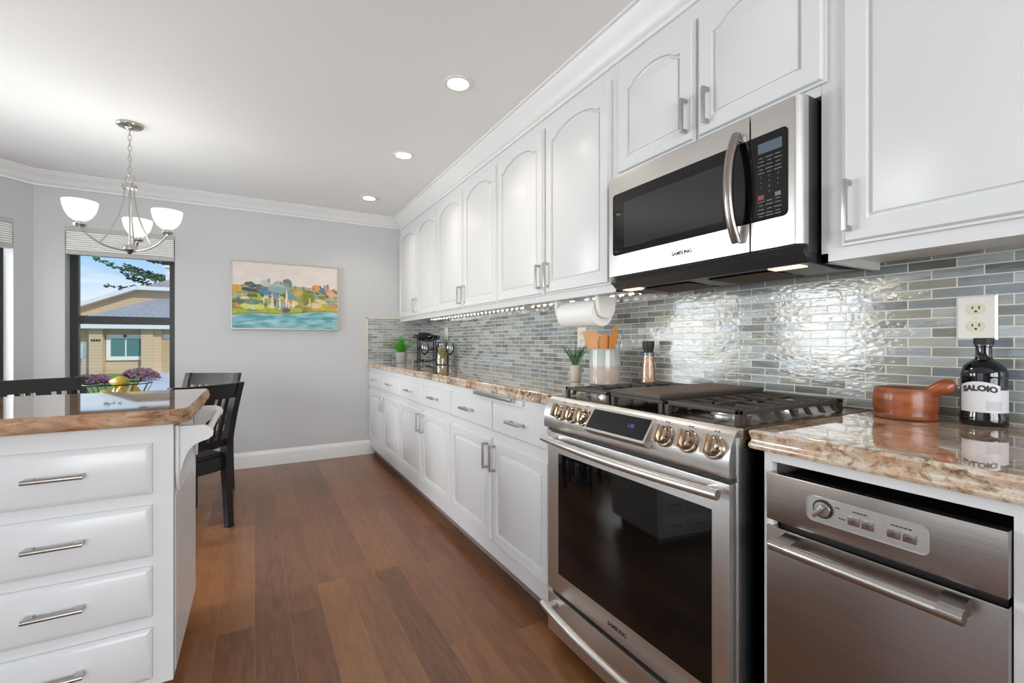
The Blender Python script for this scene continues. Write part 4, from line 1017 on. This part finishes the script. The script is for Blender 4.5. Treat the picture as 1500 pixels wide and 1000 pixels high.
# ================================================================== mortar and pestle
mx_, my_ = 1.520, .545
t = thing('mortar', 'round red-brown wooden mortar on the short granite worktop', 'mortar', (mx_, my_, zt))
B().lathe([(0, .001), (.064, .001), (.067, .003), (.068, .008), (.066, .012), (.0655, .016), (.068, .030), (.0685, .050), (.066, .076), (.064, .081), (.060, .081), (.056, .070), (.052, .030), (.040, .016), (0, .012)], (mx_, my_, zt), 48).build('bowl', M['mortar'], t)
p0 = Vector((mx_-.040, my_+.012, zt+.030)); p1 = Vector((mx_+.010, my_-.098, zt+.100))
pts = [p0+(p1-p0)*(i/12) for i in range(13)]; rr = [.012, .0165, .018, .0175, .0155, .014, .0135, .0140, .0155, .0178, .0195, .0185, .0105]
tag(B().tube(pts, rr, 20).build('pestle', M['mortar'], origin=tuple(p0)), 'thick wooden pestle leaning out of the mortar', 'pestle')

# ================================================================== black bottle
bx_, by_ = 1.556, .402
t = thing('liquor_bottle', 'black glass bottle with a white label beside the mortar', 'bottle', (bx_, by_, zt))
prof = [(0, .003), (.030, .002), (.041, .001), (.0430, .004), (.0430, .024), (.0418, .028), (.0415, .040), (.0415, .112), (.0425, .120), (.0415, .132), (.036, .145), (.027, .154), (.0175, .160), (.0150, .166), (.0148, .190), (.0165, .192), (.0165, .196), (0, .196)]
B().lathe(prof, (bx_, by_, zt), 48).build('glass_body', M['bottle'], t)
B().lathe([(0, .1965), (.0175, .1965), (.0182, .199), (.0182, .211), (.0170, .2125), (0, .2125)], (bx_, by_, zt), 32).build('stopper', M['cap'], t)
face = math.atan2(-by_, -bx_)   # towards the viewer's side of the counter
def onb(r): return lambda x, y, z: (bx_+(r+z)*math.cos(face+x/r), by_+(r+z)*math.sin(face+x/r), zt+y)
def curved(name, x0, x1, y0, y1, r, mat_, par, ytop=None):
    b = B(); n = 20; fn = onb(r); A = []; C = []
    for i in range(n+1):
        x = x0+(x1-x0)*i/n; yt = y1 if ytop is None else ytop(i/n)
        A.append(b.bm.verts.new(fn(x, y0, 0))); C.append(b.bm.verts.new(fn(x, yt, 0)))
    for i in range(n): b.bm.faces.new((A[i], A[i+1], C[i+1], C[i]))
    return b.build(name, mat_, par)
lb = curved('label', -.050, .064, .034, .088, .0419, M['label'], t)
curved('label_banner', -.048, .030, .080, .106, .0424, M['label'], t, ytop=lambda s: .098+.010*math.sin(PI*s))
curved('label_patch', .004, .034, .040, .062, .0421, M['label_patch'], t)
text('lettering', 'SALOIO', .0185, M['ink'], t, fn=lambda x, y, z: onb(.0427)(x-.008, .0885+y+.003*math.cos(x*60), z), bold=.0011, depth=.0002)

# ================================================================== far corner of the long worktop
px_, py_ = 1.275, 4.50
t = thing('potted_fern', 'bright green fern in a pale grey pot in the far corner', 'potted plant', (px_, py_, zt))
B().lathe([(0, .001), (.045, .001), (.048, .005), (.060, .100), (.060, .106), (.055, .106), (.054, .095), (0, .094)], (px_, py_, zt), 32).build('pot', M['pot'], t)
b = B(); rf = random.Random(11)
for k in range(80):
    a = rf.random()*2*PI; sp = rf.random(); L_ = .09+.11*rf.random(); dx, dy = math.cos(a), math.sin(a)
    prev = None
    for i in range(9):
        s = i/8; p = Vector((px_+dx*(.02+sp*.125*s), py_+dy*(.02+sp*.125*s), zt+.095+L_*s*(1-.35*s*sp)))
        for sd in (-1, 1):
            q = Vector((-dy*sd, dx*sd, .35)).normalized(); w_ = .030*(1-s*.6); u = Vector((dx, dy, .8)).normalized()
            b.poly([p, p+q*w_*.5+u*.006, p+q*w_+u*.010, p+q*w_*.5-u*.003])
        prev = p
b.build('foliage', M['leaf'], t, recalc=False)

rx_, ry_ = 1.415, 4.14
t = thing('wine_rack', 'black scrolled iron wine rack standing behind the wine glasses', 'wine rack', (rx_, ry_, zt))
def scroll(c, r, a0, turns, sgn=1, n=22):
    return [(c[0]+.87*sgn*(r*(1-.75*i/n))*math.cos(a0+turns*2*PI*i/n), c[1]-.49*sgn*(r*(1-.75*i/n))*math.cos(a0+turns*2*PI*i/n), c[2]+(r*(1-.75*i/n))*math.sin(a0+turns*2*PI*i/n)) for i in range(n+1)]
for k, sd in enumerate((-1, 1)):
    ox = Vector((.87*.075*sd, -.49*.075*sd, 0)); oy = Vector((.49*.05, .87*.05, 0))
    for q in (-1, 1):
        p = Vector((rx_, ry_, zt+.006))+ox+oy*q
        B().tube([p, p+Vector((0, 0, .245))], .006, 8).build('upright', M['wire'], t)
        B().tube(scroll(tuple(p+Vector((.87*.024*sd, -.49*.024*sd, .248))), .024, PI if sd > 0 else 0, .9, 1), .0055, 8).build('scroll', M['wire'], t)
        B().tube(scroll(tuple(p+Vector((.87*.020*sd, -.49*.020*sd, .019))), .020, PI if sd > 0 else 0, -.8, 1), .0045, 8).build('scroll', M['wire'], t)
for z in (.045, .150, .235):
    for q in (-1, 1):
        oy = Vector((.49*.05, .87*.05, 0))*q; c = Vector((rx_, ry_, zt+z))
        B().tube([c+oy+Vector((.87*s*.075, -.49*s*.075, -.022*(1-s*s))) for s in [-1+i/8 for i in range(17)]], .005, 8).build('cradle_bar', M['wire'], t)
t = thing('wine_bottle', 'dark wine bottle lying on top of the iron rack', 'bottle', (rx_, ry_, zt+.26), 0)
c0 = Vector((rx_, ry_, zt+.2585)); ax_ = Vector((.87, -.49, 0))
B().tube([c0+ax_*s for s in (-.075, -.072, .02, .045, .060, .095, .100)], [.030, .035, .035, .028, .014, .013, .014], 20).build('glass_body', M['bottle'], t)

def wine_glass(x, y, lab, first=None):
    if first is not None:
        t = copy_tree(first); t.location = (x, y, zt); t['label'] = lab; return t
    t = thing('wine_glass', lab, 'wine glass', (x, y, zt), 0, 'clear wine glasses')
    B().lathe([(0, .003), (.032, .001), (.033, .0015), (.020, .004), (.005, .008), (.0035, .020), (.0035, .085), (.006, .092)], (x, y, zt), 28).build('stem', M['glass'], t)
    B().lathe([(0, .091), (.012, .094), (.030, .112), (.038, .138), (.036, .170), (.030, .198), (.0292, .198), (.035, .170), (.0368, .138), (.029, .114), (.012, .096), (0, .093)], (x, y, zt), 32).build('bowl', M['glass'], t)
    return t
wg = wine_glass(1.325, 3.93, 'clear wine glass in front of the iron rack, left of the jar')
wine_glass(1.475, 3.70, 'clear wine glass at the right of the glass jar', wg)
jx, jy = 1.49, 3.93
t = thing('glass_jar', 'clear glass jar of golden snacks beside the iron rack', 'jar', (jx, jy, zt))
B().lathe([(0, .001), (.058, .001), (.062, .006), (.062, .150), (.050, .172), (.042, .178), (.042, .190), (.0405, .190), (.0405, .178), (.048, .170), (.060, .149), (.060, .008), (0, .004)], (jx, jy, zt), 32).build('glass_body', M['glass'], t)
B().lathe([(0, .191), (.045, .191), (.046, .196), (.040, .203), (.014, .206), (.013, .216), (0, .218)], (jx, jy, zt), 28).build('lid', M['glass'], t)
b = B(); rj = random.Random(2)
for k in range(150):
    a = rj.random()*2*PI; r = .046*math.sqrt(rj.random()); z = .014+rj.random()*.135
    b.sphere((jx+r*math.cos(a), jy+r*math.sin(a), zt+z), .0105, (1, .55+rj.random()*.5, .6+rj.random()*.5), 8, 5)
q = b.build('snacks', M['pasta'], t); q['kind'] = 'stuff'

# ================================================================== dining set
tx, ty = -.72, 3.60
t = thing('dining_table', 'round black dining table behind the island, under the pear basket', 'table', (tx, ty, 0))
B().lathe([(0, .715), (.46, .715), (.49, .722), (.50, .735), (.495, .745), (.485, .750), (0, .750)], (tx, ty, 0), 56).build('tabletop', M['table'], t)
B().lathe([(0, .02), (.04, .03), (.05, .10), (.035, .20), (.045, .45), (.035, .60), (.07, .70), (.09, .715), (0, .715)], (tx, ty, 0), 28).build('pedestal', M['table'], t)
B().lathe([(0, 0), (.16, 0), (.165, .012), (.12, .030), (.05, .050), (0, .05)], (tx, ty, 0), 32).build('base', M['table'], t)

def make_chair(lab):
    t = thing('dining_chair', lab, 'chair', (0, 0, 0), 0, 'black slat-back dining chairs')
    W = .195
    def yb(z):
        if z < .44: return -.232+.035*(z/.44)
        s = (z-.44)/.45; return -.197-.125*s**1.25
    def post(sx):
        b = B(); n = 12; rows = []
        for i in range(n+1):
            z = .89*i/n; w_ = .019; d_ = .019+.010*math.exp(-((z-.44)/.18)**2); y = yb(z); xx = sx*(W-.004*(abs(z-.44)/.44))
            rows.append([b.bm.verts.new(p) for p in ((xx-w_, y-d_, z), (xx+w_, y-d_, z), (xx+w_, y+d_, z), (xx-w_, y+d_, z))])
        for A, C in zip(rows, rows[1:]):
            for k in range(4): b.bm.faces.new((A[k], A[(k+1) % 4], C[(k+1) % 4], C[k]))
        b.bm.faces.new(rows[0][::-1]); b.bm.faces.new(rows[-1]); return b
    for sx in (-1, 1):
        post(sx).build('leg', M['black_wood'], t)
        b = B(); b.prism([(-.020, 0), (.014, 0), (.020, .41), (-.020, .41)], lambda u, v, w: (sx*.185+w, .180+u, v), -.019, .019); b.build('leg', M['black_wood'], t)
    def rail(z0, z1, cur, th=.011, w=None):
        b = B(); n = 14; f = []
        for i in range(n+1):
            s = -1+2*i/n; x = s*(W-.015); dy = -cur*(1-s*s)
            f.append([b.bm.verts.new((x, yb(z)+dy+q, z)) for z, q in ((z0, -th), (z1, -th), (z1, th), (z0, th))])
        for A, C in zip(f, f[1:]):
            for k in range(4): b.bm.faces.new((A[k], A[(k+1) % 4], C[(k+1) % 4], C[k]))
        b.bm.faces.new(f[0][::-1]); b.bm.faces.new(f[-1]); return b
    rail(.800, .888, .022).build('top_rail', M['black_wood'], t)
    rail(.500, .545, .018).build('lower_rail', M['black_wood'], t)
    for x, w in ((-.125, .013), (-.075, .013), (0, .038), (.075, .013), (.125, .013)):
        b = B(); rows = []
        for i in range(9):
            z = .545+.255*i/8; cy_ = yb(z)-.020*(1-(x/.18)**2)
            rows.append([b.bm.verts.new(p) for p in ((x-w, cy_-.007, z), (x+w, cy_-.007, z), (x+w, cy_+.007, z), (x-w, cy_+.007, z))])
        for A, C in zip(rows, rows[1:]):
            for k in range(4): b.bm.faces.new((A[k], A[(k+1) % 4], C[(k+1) % 4], C[k]))
        b.bm.faces.new(rows[0][::-1]); b.bm.faces.new(rows[-1]); b.build('back_slat', M['black_wood'], t)
    b = B(); b.prism([(-.185, -.195), (.185, -.195), (.215, .20), (.205, .212), (-.205, .212), (-.215, .20)], lambda u, v, w: (u, v, w), .432, .458)
    bmesh.ops.bevel(b.bm, geom=b.bm.edges[:], offset=.006, segments=2, affect='EDGES'); b.build('seat', M['black_wood'], t)
    B().box(-.175, .175, -.205, -.187, .350, .432).build('apron', M['black_wood'], t)
    B().box(-.175, .175, .170, .188, .365, .432).build('apron', M['black_wood'], t)
    for sx in (-1, 1): B().box(sx*.196-.009, sx*.196+.009, -.190, .175, .355, .432).build('apron', M['black_wood'], t)
    return t
ch = make_chair('black slat-back chair nearest the camera, beside the island end'); ch.location = (-.432, 3.345, 0); ch.rotation_euler = (0, 0, math.radians(39.7))
c2 = copy_tree(ch); c2.location = (-.44, 4.02, 0); c2.rotation_euler = (0, 0, math.radians(150.7)); c2['label'] = 'black slat-back chair against the end wall, mostly hidden behind the nearest chair'
c3 = copy_tree(ch); c3.location = (-1.06, 3.905, 0); c3.rotation_euler = (0, 0, math.radians(212)); c3['label'] = 'black slat-back chair at the left, in front of the bay windows'

# wire basket with pears
bx0, by0, zb = -.735, 3.66, .751
t = thing('wire_basket', 'open black wire fruit basket holding yellow pears', 'basket', (bx0, by0, zb))
for (r, z) in ((.085, .004), (.165, .125)):
    B().tube([(bx0+r*math.cos(2*PI*k/36), by0+r*math.sin(2*PI*k/36), zb+z) for k in range(36)], .003, 8, closed=True).build('wire_ring', M['wire'], t)
for k in range(12):
    a = 2*PI*k/12+.1
    B().tube([(bx0+(.085+.08*s**.6)*math.cos(a), by0+(.085+.08*s**.6)*math.sin(a), zb+.004+.121*s) for s in [i/8 for i in range(9)]], .0022, 6).build('wire', M['wire'], t)
    if k < 6: B().tube([(bx0+.085*math.cos(a), by0+.085*math.sin(a), zb+.004), (bx0-.085*math.cos(a), by0-.085*math.sin(a), zb+.004)], .0020, 6).build('wire', M['wire'], t)
def pear(loc, rot, lab, first=None):
    if first:
        c = copy_tree(first)
    else:
        c = thing('pear', lab, 'pear', (0, 0, 0), 0, 'yellow pears in the wire basket')
        B().lathe([(0, -.040), (.018, -.038), (.034, -.024), (.041, -.002), (.037, .018), (.026, .036), (.018, .050), (.013, .060), (0, .063)], (0, 0, 0), 24).build('flesh', M['pear'], c)
        B().tube([(0, 0, .060), (.002, 0, .070), (.006, 0, .080)], .0018, 6).build('stem', M['twig'], c)
    c.location = loc; c.rotation_euler = rot; c['label'] = lab; return c
rgt, fw = Vector((.87, -.49, 0)), Vector((.49, .87, 0)); bc = Vector((bx0, by0, zb))
pr = pear(bc+rgt*-.036-fw*.050+Vector((0, 0, .050)), (0, -1.50, -.513), 'yellow pear lying on its side at the front left of the basket')
pear(bc+rgt*.056-fw*.046+Vector((0, 0, .052)), (.12, .1, 0), 'upright yellow pear, front right in the basket', pr)
pear(bc+rgt*.050+fw*.056+Vector((0, 0, .052)), (-.15, .1, 1.0), 'yellow pear at the back right of the basket', pr)
pear(bc+rgt*-.046+fw*.056+Vector((0, 0, .052)), (-.1, -.15, 2.0), 'yellow pear at the back left of the basket', pr)
pear(bc+rgt*.014+fw*.002+Vector((0, 0, .132)), (0, -1.5, -.40), 'yellow pear resting on top of the others', pr)

# ================================================================== outside
GZ = -.5
o = B().box(-60, 30, YB+.5, 90, GZ-.2, GZ).build('ground', M['grass']); tag(o, 'green lawn outside the window', 'lawn'); o['kind'] = 'structure'
HM = Matrix.Translation((-7.808, 30.838, 0)) @ Matrix.Rotation(math.radians(-7.5), 4, 'Z')
def hf(u, v, w): return tuple(HM @ Vector((u, w, v)))
def hbox(b, u0, u1, w0, w1, v0, v1): b.prism([(u0, v0), (u1, v0), (u1, v1), (u0, v1)], hf, w0, w1); return b
dv = B(); dv.prism([(-3.45, 18.0), (4, 15), (6, 29.5), (-4.75, 30.60)], lambda u, v, w: (u, v, w), GZ+.001, GZ+.03)
tag(dv.build('driveway', M['concrete']), 'pale concrete driveway leading to the garage', 'driveway')['kind'] = 'structure'
t = thing('neighbour_house', 'tan sided single-storey house with grey roof seen through the window', 'house', (-5.0, 30.5, GZ), 0)
b = hbox(B(), .0, 14, .30, 9, GZ, 1.95); hbox(b, 3.16, 3.5, 0, .3, GZ, 1.83); b.build('wall', M['siding'], t)
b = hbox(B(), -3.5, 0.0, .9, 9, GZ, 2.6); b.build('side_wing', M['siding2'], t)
b = hbox(B(), .51, 1.05, -.12, .3, GZ, 1.85); b.build('pillar', M['siding'], t)
b = hbox(B(), 2.66, 3.17, -.12, .3, GZ, 1.85); b.build('pillar', M['siding'], t)
hbox(B(), -.6, 14, -.45, -.35, 1.84, 2.09).build('fascia', M['house_trim'], t)
b = hbox(B(), 1.09, 2.63, .20, .30, .20, 1.55); wf = b.build('window', M['house_white'], t)
hbox(B(), 1.30, 1.88, .17, .20, .43, 1.33).build('pane', M['house_glass'], wf); hbox(B(), 1.96, 2.54, .17, .20, .43, 1.33).build('pane', M['house_glass'], wf)
b = hbox(B(), 3.22, 8.4, .22, .30, GZ, 1.57); gf = b.build('garage_door', M['house_white'], t); hbox(B(), 3.38, 8.2, .18, .22, GZ, 1.32).build('door_panel', M['door_tan'], gf)
B().sphere(hf(1.90, 1.47, .12), .07).build('porch_lamp', M['black'], t)
for q in range(4): hbox(B(), .60+q*.10, .67+q*.10, -.135, -.12, 1.18, 1.30).build('house_number_digit', M['ink'], t)
# lower hip roof
def roof(b, P): b.bm.faces.new([b.bm.verts.new(hf(*p)) for p in P])
b = B(); roof(b, [(-.6, 2.09, -.45), (14, 2.09, -.45), (14, 4.6, 6.0), (3.6, 4.6, 6.0)]); roof(b, [(-.6, 2.09, -.45), (3.6, 4.6, 6.0), (-.6, 2.4, 9.0)]); roof(b, [(-.6, 2.08, -.45), (14, 2.08, -.45), (14, 2.08, 9), (-.6, 2.08, 9)])
b.build('roof', M['shingle'], t)
# upper gable
g = B(); g.prism([(-3.4, 2.34), (1.24, 4.40), (8, 4.36), (8, 2.0), (-3.4, 2.0)], hf, 4.0, 4.3); g.build('gable', M['siding'], t)
g = B(); g.prism([(-3.6, 2.22), (1.26, 4.24), (8, 4.20), (8, 4.42), (1.20, 4.46), (-3.6, 2.44)], hf, 3.5, 3.98); g.build('gable_fascia', M['house_trim'], t)
g = B(); g.prism([(1.20, 4.46), (8, 4.42), (8, 5.6), (4.2, 5.6)], hf, 4.4, 4.6); g.build('upper_roof', M['shingle'], t)
c = hbox(B(), 2.05, 4.0, 6, 7, 4.3, 5.95).build('chimney', M['house_trim'], t); hbox(B(), 1.95, 4.1, 5.9, 7.1, 5.95, 6.10).build('chimney_cap', M['house_white'], c)
# conifer behind
rt = random.Random(9)
tx0, ty0 = -5.2, 46.0
t = thing('conifer_tree', 'tall dark green conifer rising behind the tan house', 'tree', (tx0, ty0, GZ))
B().tube([(tx0, ty0, GZ), (tx0+.2, ty0, 14)], [.35, .05], 10).build('trunk', M['bark'], t)
b = B()
for k in range(85):
    z = 3.6+rt.random()*9.5; a = rt.random()*2*PI; L_ = (14-z)*.55*(.7+.5*rt.random())+.8; d = Vector((math.cos(a), math.sin(a), .10+.25*rt.random()))
    p0 = Vector((tx0, ty0, z))
    for i in range(110):
        s = .12+.88*rt.random(); wd = .55*(1.12-s)
        p = p0+d*(L_*s)+Vector((rt.uniform(-1, 1)*wd, rt.uniform(-1, 1)*wd, rt.uniform(-.25, .15)))
        u = Vector((rt.uniform(-1, 1), rt.uniform(-1, 1), rt.uniform(-.4, .4))).normalized()*.20; v = Vector((0, 0, .09))
        b.poly([p-u, p+v*.6, p+u, p-v])
b.build('foliage', M['conifer'], t, recalc=False)
def shrub(lab, x, y, r, h, seed):
    r_ = random.Random(seed); t = thing('purple_shrub', lab, 'shrub', (x, y, GZ), 0, 'purple maples before the house')
    B().tube([(x, y, GZ), (x, y, GZ+h*.6)], [.04, .02], 8).build('stem', M['bark'], t)
    b = B()
    for k in range(520):
        a = r_.random()*2*PI; q = r_.random()**.5; z = r_.random()
        p = Vector((x+r*q*math.cos(a)*(1-.5*z*z), y+r*q*math.sin(a)*(1-.5*z*z), GZ+h*(.25+.75*z)))
        u = Vector((r_.uniform(-1, 1), r_.uniform(-1, 1), r_.uniform(-1, 1))).normalized()*.08; v = u.orthogonal().normalized()*.05
        b.poly([p-u, p+v, p+u, p-v])
    b.build('foliage', M['maple'], t, recalc=False)
shrub('spreading purple shrub on the lawn, left of the pear basket', -5.35, 22.5, .75, .40, 1)
shrub('spreading purple shrub beside the driveway, right of the pear basket', -4.2, 24.5, .70, .50, 2)
t = thing('utility_box', 'pale blue-grey box on a post at the left of the lawn', 'utility box', (-5.98, 24, GZ))
B().box(-6.22, -5.84, 23.8, 24.2, .50, 1.05, .03).build('box', M['mailbox'], t); B().box(-6.10, -5.96, 23.93, 24.07, GZ, .50).build('post', M['mailbox'], t)
